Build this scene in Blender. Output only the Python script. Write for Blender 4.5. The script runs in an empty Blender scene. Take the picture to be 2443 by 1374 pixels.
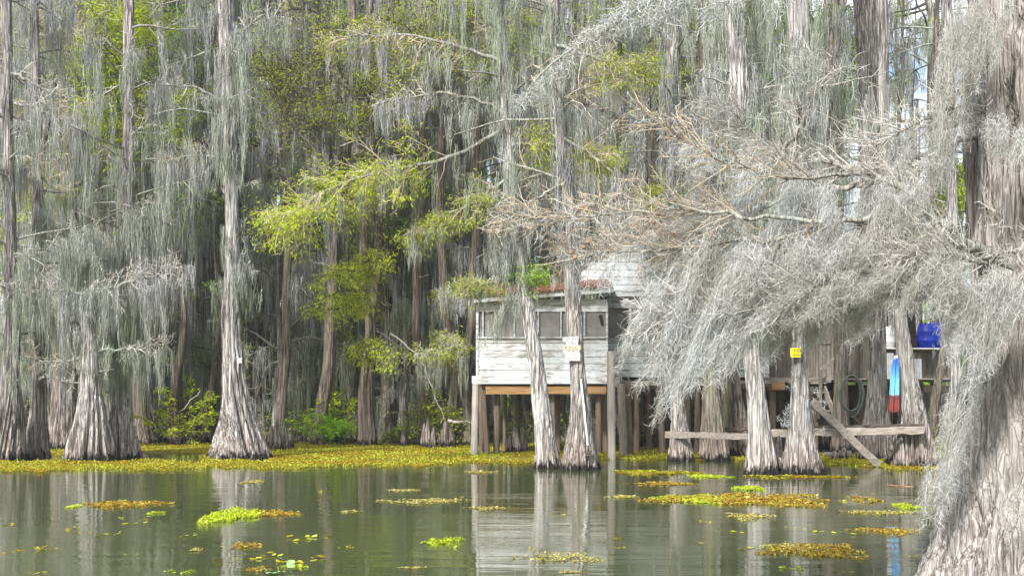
import bpy, math, random
import numpy as np

# ------------------------------------------------------------------ set-up
sc = bpy.context.scene
COL = sc.collection
F, CX, HY, CH = 3000.0, 1221.5, 950.0, 1.6
R = math.radians


def P(px, py, d):
    return np.array([(px - CX) / F * d, d, CH + (HY - py) / F * d])


def dist(py):
    return F * CH / (py - HY)


def nrm(a):
    return a / (np.linalg.norm(a, axis=-1, keepdims=True) + 1e-9)


# ------------------------------------------------------------------ mesh helpers
def quads(n, k, off=0, closed=False, m=2):
    """index quads of n strips with k rows of m columns"""
    cols = m if closed else m - 1
    i = np.arange(n)[:, None, None] * (k * m)
    r = np.arange(k - 1)[None, :, None] * m
    c = np.arange(cols)[None, None, :]
    c2 = (c + 1) % m
    a = i + r + c
    b = i + r + c2
    q = np.stack([a, b, b + m, a + m], -1)
    return q.reshape(-1, 4) + off


def tangents(p):
    t = np.gradient(p, axis=1)
    return nrm(t)


def ribbon(p, w, rng, side=None):
    n, k, _ = p.shape
    t = tangents(p)
    r = side if side is not None else nrm(rng.normal(size=(n, 1, 3)))
    s = nrm(np.cross(t, np.broadcast_to(r, t.shape)))
    w = np.broadcast_to(w, (n, k))[..., None] * 0.5
    v = np.stack([p - s * w, p + s * w], 2).reshape(-1, 3)
    return v, quads(n, k)


def tube(p, rad, m, rng):
    n, k, _ = p.shape
    t = tangents(p)
    r = nrm(rng.normal(size=(n, 1, 3)))
    a = nrm(np.cross(t, np.broadcast_to(r, t.shape)))
    b = np.cross(t, a)
    th = np.arange(m) / m * 2 * math.pi
    rad = np.broadcast_to(rad, (n, k))[..., None, None]
    v = p[:, :, None, :] + rad * (a[:, :, None, :] * np.cos(th)[:, None] + b[:, :, None, :] * np.sin(th)[:, None])
    return v.reshape(-1, 3), quads(n, k, 0, True, m)


class MB:
    def __init__(self):
        self.v, self.q, self.m, self.s, self.n = [], [], [], [], 0

    def add(self, vq, mat=0, smooth=False):
        v, q = vq
        if len(v) == 0:
            return self
        self.v.append(np.asarray(v, float))
        self.q.append(np.asarray(q, int) + self.n)
        self.m.append(np.full(len(q), mat, int))
        self.s.append(np.full(len(q), smooth, bool))
        self.n += len(v)
        return self

    def box(self, c, s, rot=(0, 0, 0), mat=0, taper=1.0):
        c = np.asarray(c, float)
        h = np.asarray(s, float) / 2
        v = np.array([[x, y, z] for z in (-1, 1) for y in (-1, 1) for x in (-1, 1)], float)
        v[4:, :2] *= taper
        v = v * h
        rx, ry, rz = rot
        for ang, (i, j) in ((rx, (1, 2)), (ry, (2, 0)), (rz, (0, 1))):
            if ang:
                ca, sa = math.cos(ang), math.sin(ang)
                vi, vj = v[:, i].copy(), v[:, j].copy()
                v[:, i] = ca * vi - sa * vj
                v[:, j] = sa * vi + ca * vj
        q = [[0, 2, 3, 1], [4, 5, 7, 6], [0, 1, 5, 4], [2, 6, 7, 3], [0, 4, 6, 2], [1, 3, 7, 5]]
        return self.add((v + c, q), mat)

    def beam(self, a, b, w, h, mat=0, sub=8, jag=0.0, seed=0):
        """rectangular plank from a to b; h is the vertical face, w the depth; slightly worn edges"""
        a, b = np.asarray(a, float), np.asarray(b, float)
        t = nrm(b - a)
        up = np.array([0, 0, 1.0]) if abs(t[2]) < 0.95 else np.array([1.0, 0, 0])
        s = nrm(np.cross(t, up))
        u = np.cross(s, t)
        g = np.random.default_rng(seed + 3)
        k = sub + 1
        f = np.linspace(0, 1, k)[:, None]
        c = a + (b - a) * f
        cs = [(-1, -.8), (-.8, -1), (.8, -1), (1, -.8), (1, .8), (.8, 1), (-.8, 1), (-1, .8)]
        v = np.stack([c + s * (x * w / 2) + u * (z * h / 2) for x, z in cs], 1)
        v += g.normal(size=v.shape) * jag
        m = 8
        vv = v.reshape(-1, 3)
        q = quads(1, k, 0, True, m)
        n = len(vv)
        caps = []
        for base, fl in ((0, True), ((k - 1) * m, False)):
            i = [base + j for j in range(m)]
            cc = [[i[0], i[1], i[2], i[3]], [i[0], i[3], i[4], i[7]], [i[4], i[5], i[6], i[7]]]
            caps += [c2[::-1] if not fl else c2 for c2 in cc]
        return self.add((vv, np.vstack([q, caps])), mat)

    def build(self, name, mats, parent=None, loc=None):
        me = bpy.data.meshes.new(name)
        v = np.vstack(self.v)
        q = np.vstack(self.q)
        me.vertices.add(len(v))
        me.vertices.foreach_set('co', v.astype(np.float32).ravel())
        me.loops.add(len(q) * 4)
        me.loops.foreach_set('vertex_index', q.astype(np.int32).ravel())
        me.polygons.add(len(q))
        me.polygons.foreach_set('loop_start', (np.arange(len(q)) * 4).astype(np.int32))
        mats = mats if isinstance(mats, (list, tuple)) else [mats]
        for m in mats:
            me.materials.append(m)
        me.polygons.foreach_set('material_index', np.concatenate(self.m).astype(np.int32))
        me.polygons.foreach_set('use_smooth', np.concatenate(self.s))
        me.update(calc_edges=True)
        o = bpy.data.objects.new(name, me)
        COL.objects.link(o)
        if parent is not None:
            o.parent = parent
        if loc is not None:
            o.location = loc
        return o


def empty(name, loc):
    o = bpy.data.objects.new(name, None)
    o.empty_display_size = 0.2
    o.location = loc
    COL.objects.link(o)
    return o


def tag(o, label=None, cat=None, group=None, kind=None):
    if label:
        o['label'] = label
    if cat:
        o['category'] = cat
    if group:
        o['group'] = group
    if kind:
        o['kind'] = kind
    return o


# value noise (periodic in u)
def vnoise(u, v, pu, seed):
    g = np.random.default_rng(seed)
    tab = g.random((int(pu), 128))
    uf = np.floor(u)
    vf = np.floor(v)
    fu, fv = u - uf, v - vf
    fu = fu * fu * (3 - 2 * fu)
    fv = fv * fv * (3 - 2 * fv)
    u0 = uf.astype(int) % int(pu)
    u1 = (u0 + 1) % int(pu)
    v0 = vf.astype(int) % 128
    v1 = (v0 + 1) % 128
    return (tab[u0, v0] * (1 - fu) + tab[u1, v0] * fu) * (1 - fv) + (tab[u0, v1] * (1 - fu) + tab[u1, v1] * fu) * fv


def smooth1(a, n):
    k = np.hanning(2 * n + 3)[1:-1]
    k /= k.sum()
    pad = n
    return np.convolve(np.concatenate([np.full(pad, a[0]) + (np.arange(pad) - pad) * (a[1] - a[0]), a, np.full(pad, a[-1]) + (np.arange(pad) + 1) * (a[-1] - a[-2])]), k, 'valid')


# ------------------------------------------------------------------ materials
def mat_new(name):
    m = bpy.data.materials.new(name)
    m.use_nodes = True
    nt = m.node_tree
    nt.nodes.clear()
    return m, nt


def N(nt, t, **kw):
    n = nt.nodes.new(t)
    for k, v in kw.items():
        if k == 'inp':
            for a, b in v.items():
                n.inputs[a].default_value = b
        else:
            setattr(n, k, v)
    return n


def ramp(nt, fac, stops, interp='LINEAR'):
    n = nt.nodes.new('ShaderNodeValToRGB')
    n.color_ramp.interpolation = interp
    e = n.color_ramp.elements
    while len(e) < len(stops):
        e.new(0.5)
    for i, (p, c) in enumerate(stops):
        e[i].position = p
        e[i].color = (*c, 1) if len(c) == 3 else c
    nt.links.new(fac, n.inputs[0])
    return n.outputs[0]


def mixc(nt, fac, a, b, mode='MIX'):
    n = nt.nodes.new('ShaderNodeMix')
    n.data_type = 'RGBA'
    n.blend_type = mode
    for s, v in ((n.inputs[0], fac), (n.inputs[6], a), (n.inputs[7], b)):
        if hasattr(v, 'is_linked') or hasattr(v, 'links'):
            nt.links.new(v, s)
        else:
            s.default_value = v if not isinstance(v, tuple) else (*v[:3], 1)
    return n.outputs[2]


def math_(nt, op, a, b=None, c=None):
    n = nt.nodes.new('ShaderNodeMath')
    n.operation = op
    for i, v in enumerate((a, b, c)):
        if v is None:
            continue
        if hasattr(v, 'links'):
            nt.links.new(v, n.inputs[i])
        else:
            n.inputs[i].default_value = v
    return n.outputs[0]


def noise(nt, vec, scale, detail=3, rough=0.55, dist_=0.0):
    n = N(nt, 'ShaderNodeTexNoise', inp={'Scale': scale, 'Detail': detail, 'Roughness': rough, 'Distortion': dist_})
    if vec is not None:
        nt.links.new(vec, n.inputs['Vector'])
    return n.outputs['Fac']


def mapping(nt, vec, scale=(1, 1, 1), loc=(0, 0, 0), rot=(0, 0, 0)):
    n = N(nt, 'ShaderNodeMapping')
    n.inputs['Scale'].default_value = scale
    n.inputs['Location'].default_value = loc
    n.inputs['Rotation'].default_value = rot
    nt.links.new(vec, n.inputs['Vector'])
    return n.outputs[0]


def principled(nt, col, rough=0.8, bump=None, bstr=0.4, bdist=0.02, spec=0.3, **kw):
    p = N(nt, 'ShaderNodeBsdfPrincipled')
    o = N(nt, 'ShaderNodeOutputMaterial')
    if hasattr(col, 'links'):
        nt.links.new(col, p.inputs['Base Color'])
    else:
        p.inputs['Base Color'].default_value = (*col, 1)
    if hasattr(rough, 'links'):
        nt.links.new(rough, p.inputs['Roughness'])
    else:
        p.inputs['Roughness'].default_value = rough
    p.inputs['Specular IOR Level'].default_value = spec
    for k, v in kw.items():
        p.inputs[k].default_value = v
    if bump is not None:
        b = N(nt, 'ShaderNodeBump', inp={'Strength': bstr, 'Distance': bdist})
        nt.links.new(bump, b.inputs['Height'])
        nt.links.new(b.outputs[0], p.inputs['Normal'])
    nt.links.new(p.outputs[0], o.inputs[0])
    return p


def leafy(name, stops, transl=0.35, patch=None):
    """thin organic faces: diffuse plus translucent, one colour per strand or leaf"""
    m, nt = mat_new(name)
    g = N(nt, 'ShaderNodeNewGeometry')
    c = ramp(nt, g.outputs['Random Per Island'], stops)
    if patch:
        pn = noise(nt, g.outputs['Position'], patch[0], 2)
        f = ramp(nt, pn, [(0.42, (0, 0, 0)), (0.62, (1, 1, 1))])
        f2 = math_(nt, 'MULTIPLY', f, patch[2])
        c = mixc(nt, f2, c, patch[1])
    d = N(nt, 'ShaderNodeBsdfDiffuse')
    t = N(nt, 'ShaderNodeBsdfTranslucent')
    mx = N(nt, 'ShaderNodeMixShader', inp={0: transl})
    nt.links.new(c, d.inputs[0])
    nt.links.new(c, t.inputs[0])
    nt.links.new(d.outputs[0], mx.inputs[1])
    nt.links.new(t.outputs[0], mx.inputs[2])
    o = N(nt, 'ShaderNodeOutputMaterial')
    nt.links.new(mx.outputs[0], o.inputs[0])
    return m


def bark(name, dark, mid, pale, freq=9.0, zf=.045, crack=.7, jitter=1.1, grain=.07, wet=True, bstr=0.9, moss_c=None, stain=(0.30, 0.235, 0.20)):
    m, nt = mat_new(name)
    tc = N(nt, 'ShaderNodeTexCoord')
    oi = N(nt, 'ShaderNodeObjectInfo')
    off = N(nt, 'ShaderNodeVectorMath', operation='MULTIPLY_ADD')
    off.inputs[1].default_value = (1, 1, 1)
    nt.links.new(tc.outputs['Object'], off.inputs[0])
    cmb = N(nt, 'ShaderNodeCombineXYZ')
    nt.links.new(math_(nt, 'MULTIPLY', oi.outputs['Random'], 37.0), cmb.inputs[2])
    nt.links.new(cmb.outputs[0], off.inputs[2])
    vec = off.outputs[0]
    v1 = mapping(nt, vec, (freq, freq, freq * grain))
    n1 = noise(nt, v1, 1.6, 5, 0.65, 0.35)
    v2 = mapping(nt, vec, (freq * 2.6, freq * 2.6, freq * grain * 2.8))
    n2 = noise(nt, v2, 2.0, 4, 0.6, 0.2)
    n3 = noise(nt, vec, 0.9, 4, 0.6)
    h = math_(nt, 'ADD', math_(nt, 'MULTIPLY', n1, 0.65), math_(nt, 'MULTIPLY', n2, 0.35))
    c = ramp(nt, h, [(0.38, dark), (0.47, mid), (0.58, pale)])
    jit = N(nt, 'ShaderNodeTexNoise', inp={'Scale': 2.2, 'Detail': 3})
    nt.links.new(mapping(nt, vec, (freq * .5, freq * .5, freq * .06)), jit.inputs['Vector'])
    wv = N(nt, 'ShaderNodeVectorMath', operation='MULTIPLY_ADD')
    nt.links.new(jit.outputs['Color'], wv.inputs[0])
    wv.inputs[1].default_value = (jitter,) * 3
    nt.links.new(mapping(nt, vec, (freq * 1.25, freq * 1.25, freq * zf)), wv.inputs[2])
    vo = N(nt, 'ShaderNodeTexVoronoi', feature='DISTANCE_TO_EDGE', inp={'Scale': 1.0})
    nt.links.new(wv.outputs[0], vo.inputs['Vector'])
    ck = ramp(nt, vo.outputs['Distance'], [(0.0, (0, 0, 0)), (0.04, (.25, .25, .25)), (0.13, (1, 1, 1))])
    c = mixc(nt, math_(nt, 'MULTIPLY', math_(nt, 'SUBTRACT', 1.0, ck), crack), c, tuple(x * .7 for x in dark))
    h = math_(nt, 'ADD', math_(nt, 'MULTIPLY', h, .55), math_(nt, 'MULTIPLY', ck, .45))
    # lichen-grey and ruddy weathering in big patches
    c = mixc(nt, math_(nt, 'MULTIPLY', ramp(nt, n3, [(0.45, (0, 0, 0)), (0.65, (1, 1, 1))]), 0.45), c, (pale[0] * 0.8, pale[1] * 0.82, pale[2] * 0.8))
    if moss_c:
        n4 = noise(nt, mapping(nt, vec, (1.5, 1.5, 0.5)), 1.4, 3)
        c = mixc(nt, math_(nt, 'MULTIPLY', ramp(nt, n4, [(0.5, (0, 0, 0)), (0.62, (1, 1, 1))]), 0.5), c, moss_c)
    rnd = math_(nt, 'MULTIPLY_ADD', oi.outputs['Random'], 0.5, 0.75)
    c = mixc(nt, 1.0, c, rnd, 'MULTIPLY')
    if wet:
        gp = N(nt, 'ShaderNodeNewGeometry')
        sx = N(nt, 'ShaderNodeSeparateXYZ')
        nt.links.new(gp.outputs['Position'], sx.inputs[0])
        nz = noise(nt, mapping(nt, vec, (5, 5, 2)), 2.0, 3)
        z = math_(nt, 'ADD', sx.outputs[2], math_(nt, 'ADD', math_(nt, 'MULTIPLY_ADD', nz, 0.8, -0.34), math_(nt, 'MULTIPLY', oi.outputs['Random'], .08)))
        zz = math_(nt, 'DIVIDE', z, 2.0)
        st = ramp(nt, zz, [(0.0, (1, 1, 1)), (0.16, (1, 1, 1)), (0.26, (.65, .65, .65)), (0.6, (0, 0, 0))])
        c = mixc(nt, math_(nt, 'MULTIPLY', st, 0.4), c, mixc(nt, h, (0.12, 0.085, 0.07), (stain[0] * 1.7, stain[1] * 1.7, stain[2] * 1.7)))
        wetf = ramp(nt, zz, [(0.0, (1, 1, 1)), (0.09, (1, 1, 1)), (0.17, (0, 0, 0))])
        c = mixc(nt, wetf, c, (0.018, 0.016, 0.016))
    principled(nt, c, 0.9, h, bstr, 0.05, 0.15)
    return m


def wood(name, base, grain, paint=None, cover=0.5, along='X', dirt=(0.05, 0.045, 0.04), fine=1.0, bstr=0.3):
    """weathered boards; paint peels where the noise says so"""
    m, nt = mat_new(name)
    tc = N(nt, 'ShaderNodeTexCoord')
    s = {'X': (1.2, 14, 14), 'Z': (14, 14, 1.2), 'Y': (14, 1.2, 14)}[along]
    v = mapping(nt, tc.outputs['Object'], s)
    n1 = noise(nt, v, 1.5 * fine, 5, 0.65, 0.4)
    g = N(nt, 'ShaderNodeNewGeometry')
    c = ramp(nt, n1, [(0.3, grain), (0.6, base)])
    c = mixc(nt, math_(nt, 'MULTIPLY', g.outputs['Random Per Island'], 0.35), c, grain)
    if paint:
        s2 = {'X': (1.6, 6, 9), 'Z': (9, 6, 1.6), 'Y': (6, 1.6, 9)}[along]
        n2 = noise(nt, mapping(nt, tc.outputs['Object'], s2), 1.7, 6, 0.7, 0.3)
        n3 = noise(nt, tc.outputs['Object'], 0.9, 3, 0.6)
        a = math_(nt, 'ADD', math_(nt, 'MULTIPLY', n2, 0.7), math_(nt, 'MULTIPLY', n3, 0.3))
        a = math_(nt, 'ADD', a, math_(nt, 'MULTIPLY_ADD', g.outputs['Random Per Island'], 0.10, -0.05))
        t = 0.62 - cover * 0.28
        f = ramp(nt, a, [(t - 0.035, (0, 0, 0)), (t + 0.035, (1, 1, 1))])
        pc = ramp(nt, n1, [(0.25, tuple(x * 0.72 for x in paint)), (0.6, paint)])
        gn = noise(nt, mapping(nt, tc.outputs['Object'], (2.2, 2.2, .5)), 1.6, 5, .65)
        pc = mixc(nt, math_(nt, 'MULTIPLY', ramp(nt, gn, [(0.46, (0, 0, 0)), (0.68, (1, 1, 1))]), .55), pc, (0.36, 0.37, 0.35))
        c = mixc(nt, f, c, pc)
    principled(nt, c, 0.85, n1, bstr, 0.01, 0.2)
    return m


def plain(name, col, rough=0.6, var=0.25, scale=6, spec=0.3, metal=0.0):
    m, nt = mat_new(name)
    tc = N(nt, 'ShaderNodeTexCoord')
    n1 = noise(nt, tc.outputs['Object'], scale, 5, 0.6)
    c = ramp(nt, n1, [(0.3, tuple(x * (1 - var) for x in col)), (0.7, tuple(min(1, x * (1 + var)) for x in col))])
    principled(nt, c, rough, n1, 0.15, 0.01, spec, Metallic=metal)
    return m


M = {}
M['moss'] = leafy('moss', [(0, (0.15, 0.15, 0.145)), (0.35, (0.30, 0.305, 0.30)), (0.75, (0.44, 0.445, 0.45)), (1, (0.64, 0.64, 0.65))], 0.3, (0.28, (0.30, 0.36, 0.22), 0.65))
M['moss_near'] = leafy('moss_near', [(0, (0.26, 0.25, 0.23)), (0.4, (0.50, 0.51, 0.50)), (0.8, (0.68, 0.70, 0.69)), (1, (0.80, 0.81, 0.82))], 0.3, (1.1, (0.42, 0.39, 0.32), 0.5))
M['leaf'] = leafy('leaf', [(0, (0.30, 0.42, 0.015)), (0.5, (0.52, 0.64, 0.025)), (1, (0.70, 0.76, 0.06))], 0.5)
M['leaf_green'] = leafy('leaf_green', [(0, (0.14, 0.32, 0.015)), (0.5, (0.28, 0.54, 0.03)), (1, (0.48, 0.68, 0.05))], 0.5)
M['leaf_olive'] = leafy('leaf_olive', [(0, (0.24, 0.32, 0.04)), (0.5, (0.44, 0.52, 0.07)), (1, (0.60, 0.64, 0.14))], 0.5)
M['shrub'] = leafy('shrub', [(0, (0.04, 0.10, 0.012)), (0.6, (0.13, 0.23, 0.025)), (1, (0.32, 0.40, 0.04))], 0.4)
M['twig_tan'] = leafy('twig_tan', [(0, (0.22, 0.17, 0.12)), (0.5, (0.42, 0.35, 0.26)), (1, (0.58, 0.52, 0.42))], 0.05)
M['twig_pale'] = leafy('twig_pale', [(0, (0.26, 0.23, 0.20)), (0.5, (0.46, 0.43, 0.39)), (1, (0.64, 0.62, 0.58))], 0.05)
M['twig_dark'] = leafy('twig_dark', [(0, (0.05, 0.045, 0.04)), (0.5, (0.12, 0.105, 0.09)), (1, (0.22, 0.20, 0.17))], 0.05)
M['bark'] = bark('bark', (0.04, 0.033, 0.03), (0.18, 0.16, 0.145), (0.42, 0.40, 0.38))
M['bark_pale'] = bark('bark_pale', (0.045, 0.038, 0.034), (0.27, 0.25, 0.235), (0.58, 0.565, 0.55))
M['bark_ruddy'] = bark('bark_ruddy', (0.045, 0.034, 0.028), (0.155, 0.125, 0.105), (0.33, 0.285, 0.255), moss_c=(0.22, 0.23, 0.15))
M['bark_near'] = bark('bark_near', (0.045, 0.034, 0.028), (0.175, 0.155, 0.142), (0.36, 0.342, 0.325), freq=20, zf=.009, crack=.12, jitter=.6, grain=.028, wet=False, bstr=0.7, moss_c=(0.30, 0.28, 0.25))
M['limb'] = bark('limb', (0.10, 0.09, 0.08), (0.25, 0.23, 0.20), (0.42, 0.42, 0.38), freq=14, wet=False, bstr=0.5, moss_c=(0.38, 0.44, 0.38))
M['limb_dark'] = bark('limb_dark', (0.04, 0.035, 0.03), (0.10, 0.09, 0.07), (0.2, 0.19, 0.15), freq=12, wet=False, moss_c=(0.13, 0.12, 0.02))
M['mat_leaf'] = leafy('mat_leaf', [(0, (0.16, 0.11, 0.012)), (0.3, (0.27, 0.20, 0.018)), (0.55, (0.36, 0.32, 0.025)), (0.8, (0.35, 0.40, 0.035)), (1, (0.54, 0.58, 0.11))], 0.2, (0.5, (0.30, 0.15, 0.015), 0.5))
M['mat_orange'] = leafy('mat_orange', [(0, (0.14, 0.07, 0.015)), (0.35, (0.36, 0.18, 0.03)), (0.65, (0.44, 0.31, 0.04)), (0.85, (0.46, 0.42, 0.07)), (1, (0.58, 0.60, 0.12))], 0.25)
M['mat_brown'] = leafy('mat_brown', [(0, (0.18, 0.13, 0.03)), (0.5, (0.42, 0.36, 0.10)), (1, (0.60, 0.57, 0.22))], 0.2)
M['mat_green'] = leafy('mat_green', [(0, (0.26, 0.34, 0.01)), (0.5, (0.46, 0.56, 0.03)), (1, (0.62, 0.70, 0.10))], 0.35)
M['mat_dark'] = plain('mat_dark', (0.17, 0.14, 0.018), 0.9, 0.6, 3)
M['white_wood'] = wood('white_wood', (0.42, 0.40, 0.38), (0.20, 0.18, 0.17), (0.66, 0.69, 0.70), 0.52)
M['worn_wood'] = wood('worn_wood', (0.36, 0.34, 0.32), (0.14, 0.13, 0.12), (0.50, 0.54, 0.55), 0.45)
M['grey_wood'] = wood('grey_wood', (0.36, 0.32, 0.28), (0.15, 0.13, 0.11))
M['grey_wood_v'] = wood('grey_wood_v', (0.27, 0.245, 0.205), (0.09, 0.08, 0.068), along='Z')
M['pale_post'] = wood('pale_post', (0.50, 0.46, 0.42), (0.26, 0.23, 0.20), along='Z')
M['brown_post'] = wood('brown_post', (0.20, 0.15, 0.11), (0.07, 0.055, 0.045), along='Z')
M['orange_wood'] = wood('orange_wood', (0.42, 0.25, 0.11), (0.20, 0.11, 0.05))
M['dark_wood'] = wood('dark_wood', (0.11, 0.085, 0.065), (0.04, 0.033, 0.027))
M['rust'] = plain('rust', (0.17, 0.06, 0.035), 0.8, 0.6, 7)
M['screen'] = plain('screen', (0.20, 0.19, 0.18), 0.8, 0.25, 3)
M['dark_in'] = plain('dark_in', (0.02, 0.02, 0.02), 0.9, 0.3)
M['yellow'] = plain('yellow', (0.80, 0.70, 0.02), 0.5, 0.06)
M['black'] = plain('black', (0.03, 0.028, 0.02), 0.6, 0.1)
M['olive_ink'] = plain('olive_ink', (0.16, 0.13, 0.01), 0.6, 0.1)
M['sign_white'] = plain('sign_white', (0.62, 0.60, 0.60), 0.6, 0.12, 9)
M['sign_cream'] = plain('sign_cream', (0.60, 0.57, 0.36), 0.6, 0.12, 9)
M['grey_ink'] = plain('grey_ink', (0.15, 0.13, 0.13), 0.7, 0.2)
M['white_plastic'] = plain('white_plastic', (0.72, 0.72, 0.70), 0.45, 0.1)
M['blue_plastic'] = plain('blue_plastic', (0.01, 0.03, 0.36), 0.35, 0.25)
M['zinc'] = plain('zinc', (0.46, 0.48, 0.49), 0.5, 0.2, 5, metal=0.3)
M['pipe'] = plain('pipe', (0.13, 0.13, 0.13), 0.5, 0.2)
M['hose'] = plain('hose', (0.10, 0.13, 0.115), 0.5, 0.2)
M['cone'] = plain('cone', (0.30, 0.17, 0.11), 0.8, 0.4, 20)
M['lily'] = plain('lily', (0.22, 0.36, 0.14), 0.4, 0.2)


def towel_mat():
    m, nt = mat_new('towel')
    tc = N(nt, 'ShaderNodeTexCoord')
    sx = N(nt, 'ShaderNodeSeparateXYZ')
    nz = noise(nt, tc.outputs['Object'], 9, 3)
    nt.links.new(tc.outputs['Generated'], sx.inputs[0])
    z = math_(nt, 'ADD', sx.outputs[2], math_(nt, 'MULTIPLY_ADD', nz, 0.08, -0.04))
    c = ramp(nt, z, [(0.0, (0.13, 0.028, 0.022)), (0.12, (0.24, 0.045, 0.035)), (0.30, (0.15, 0.04, 0.035)), (0.33, (0.22, 0.50, 0.66)), (0.55, (0.16, 0.46, 0.70)), (0.75, (0.05, 0.26, 0.60)), (0.9, (0.03, 0.14, 0.5)), (0.955, (0.05, 0.2, 0.5)), (0.965, (0.7, 0.7, 0.72))])
    n2 = noise(nt, mapping(nt, tc.outputs['Object'], (1, 1, .6)), 22, 2)
    c = mixc(nt, math_(nt, 'MULTIPLY', ramp(nt, n2, [(0.5, (0, 0, 0)), (0.6, (1, 1, 1))]), 0.3), c, (0.12, 0.10, 0.16))
    principled(nt, c, 0.9, nz, 0.1)
    return m


M['towel'] = towel_mat()


def water_mat():
    m, nt = mat_new('water')
    g = N(nt, 'ShaderNodeNewGeometry')
    # fine ripples near the boat, long slow swells everywhere; calm and ruffled lanes
    n1 = noise(nt, mapping(nt, g.outputs['Position'], (0.55, 1.6, 1)), 1.3, 3, 0.5)
    n2 = noise(nt, mapping(nt, g.outputs['Position'], (2.2, 9.0, 1), rot=(0, 0, 0.06)), 1.6, 3, 0.55)
    lane = noise(nt, mapping(nt, g.outputs['Position'], (0.10, 0.35, 1)), 1.3, 3)
    lane = ramp(nt, lane, [(0.42, (0.12, 0.12, 0.12)), (0.62, (1, 1, 1))])
    h = math_(nt, 'ADD', math_(nt, 'MULTIPLY', n1, 0.009), math_(nt, 'MULTIPLY', math_(nt, 'MULTIPLY', n2, lane), 0.0034))
    p = principled(nt, (0.066, 0.081, 0.030), 0.03, h, 1.0, 1.0, 0.5)
    p.inputs['IOR'].default_value = 1.42
    return m


M['water'] = water_mat()


def ground_mat():
    m, nt = mat_new('mud')
    g = N(nt, 'ShaderNodeNewGeometry')
    a = noise(nt, g.outputs['Position'], 0.5, 5, 0.6)
    b = noise(nt, g.outputs['Position'], 6, 5, 0.65)
    c = ramp(nt, b, [(0.3, (0.035, 0.028, 0.02)), (0.5, (0.09, 0.07, 0.045)), (0.7, (0.16, 0.12, 0.08))])
    c = mixc(nt, ramp(nt, a, [(0.45, (0, 0, 0)), (0.6, (.8, .8, .8))]), c, (0.07, 0.11, 0.025))
    principled(nt, c, 0.95, b, 0.5, 0.05)
    return m


M['mud'] = ground_mat()

# ------------------------------------------------------------------ plant generators (vectorised)


def resample(poly, n):
    poly = np.asarray(poly, float)
    seg = np.linalg.norm(np.diff(poly, axis=0), axis=1)
    s = np.concatenate([[0], np.cumsum(seg)])
    t = np.linspace(0, s[-1], n)
    p = np.stack([np.interp(t, s, poly[:, i]) for i in range(3)], 1)
    if n > 8:
        for i in range(3):
            p[1:-1, i] = smooth1(p[:, i], max(1, n // 14))[1:-1]
    return p


def walk(start, direc, length, k, rng, wob=0.25, droop=0.0):
    """polylines that start at start, head along direc and wander"""
    n = len(start)
    d = nrm(direc)
    step = (np.asarray(length) / (k - 1)).reshape(-1, 1)
    pts = [start]
    p = start.copy()
    for _ in range(k - 1):
        d = nrm(d + rng.normal(size=(n, 3)) * wob + np.array([0, 0, -droop]))
        p = p + d * step
        pts.append(p)
    return np.stack(pts, 1)


def side_shoots(pl, n, length, rng, spread=0.9, bias=(0, 0, 0), k=5, wob=0.18, t0=0.15, droop=0.0):
    """n shoots off the polylines pl[N,K,3]"""
    N_, K_, _ = pl.shape
    li = rng.integers(0, N_, n)
    t = (t0 + (1 - t0) * rng.random(n) ** 0.8) * (K_ - 1)
    i0 = np.minimum(t.astype(int), K_ - 2)
    f = (t - i0)[:, None]
    a, b = pl[li, i0], pl[li, i0 + 1]
    st = a * (1 - f) + b * f
    tg = nrm(b - a)
    perp = nrm(np.cross(tg, rng.normal(size=(n, 3))))
    d = nrm(tg * (1 - spread * 0.5) + perp * spread + np.asarray(bias))
    L = length * rng.uniform(0.45, 1.0, n) * (1 - 0.45 * (t / (K_ - 1)))
    return walk(st, d, L, k, rng, wob, droop)


def hang(tops, lens, widths, n, rng, sw=0.012, k=6, lean=(0, 0), wav=0.03, cluster=3):
    """beards of hanging moss: n strands for every top point, tapering to a tip"""
    B = len(tops)
    if B == 0:
        return np.zeros((0, 3)), np.zeros((0, 4), int)
    if B >= 2 * cluster:
        # beards gather in uneven bunches with gaps between
        nb = B // cluster
        i = np.minimum((rng.random(B) ** 1.6 * nb).astype(int), nb - 1)
        tops = tops[i] + rng.normal(size=(B, 3)) * np.array([.14, .14, .10])
        lens = lens[i] * rng.uniform(.55, 1.25, B)
        widths = widths * 1.15
    tops = np.repeat(tops, n, 0)
    L = np.repeat(lens, n)
    W = np.repeat(widths, n)
    N_ = B * n
    t0 = rng.random(N_) ** 1.5 * 0.62
    r = W * np.sqrt(rng.random(N_)) * (1 - 0.8 * t0)
    th = rng.random(N_) * 2 * math.pi
    ln = L * rng.uniform(0.22, 0.48, N_)
    x0 = tops[:, 0] + r * np.cos(th)
    y0 = tops[:, 1] + r * np.sin(th)
    z0 = tops[:, 2] - t0 * L + rng.normal(size=N_) * 0.03
    f = np.linspace(0, 1, k)
    inward = 0.45
    jx = np.cumsum(rng.normal(size=(N_, k)) * wav, 1) * 0.6
    jy = np.cumsum(rng.normal(size=(N_, k)) * wav, 1) * 0.6
    jx -= jx[:, :1]
    jy -= jy[:, :1]
    dz = f[None] * ln[:, None]
    tot = (t0 * L)[:, None] + dz
    x = x0[:, None] - (r * np.cos(th))[:, None] * f * inward + jx + tot * lean[0]
    y = y0[:, None] - (r * np.sin(th))[:, None] * f * inward + jy + tot * lean[1]
    z = z0[:, None] - dz
    p = np.stack([x, y, z], -1)
    w = sw * rng.uniform(0.5, 1.5, (N_, 1)) * (1 - 0.75 * f[None])
    return ribbon(p, w, rng)


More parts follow.
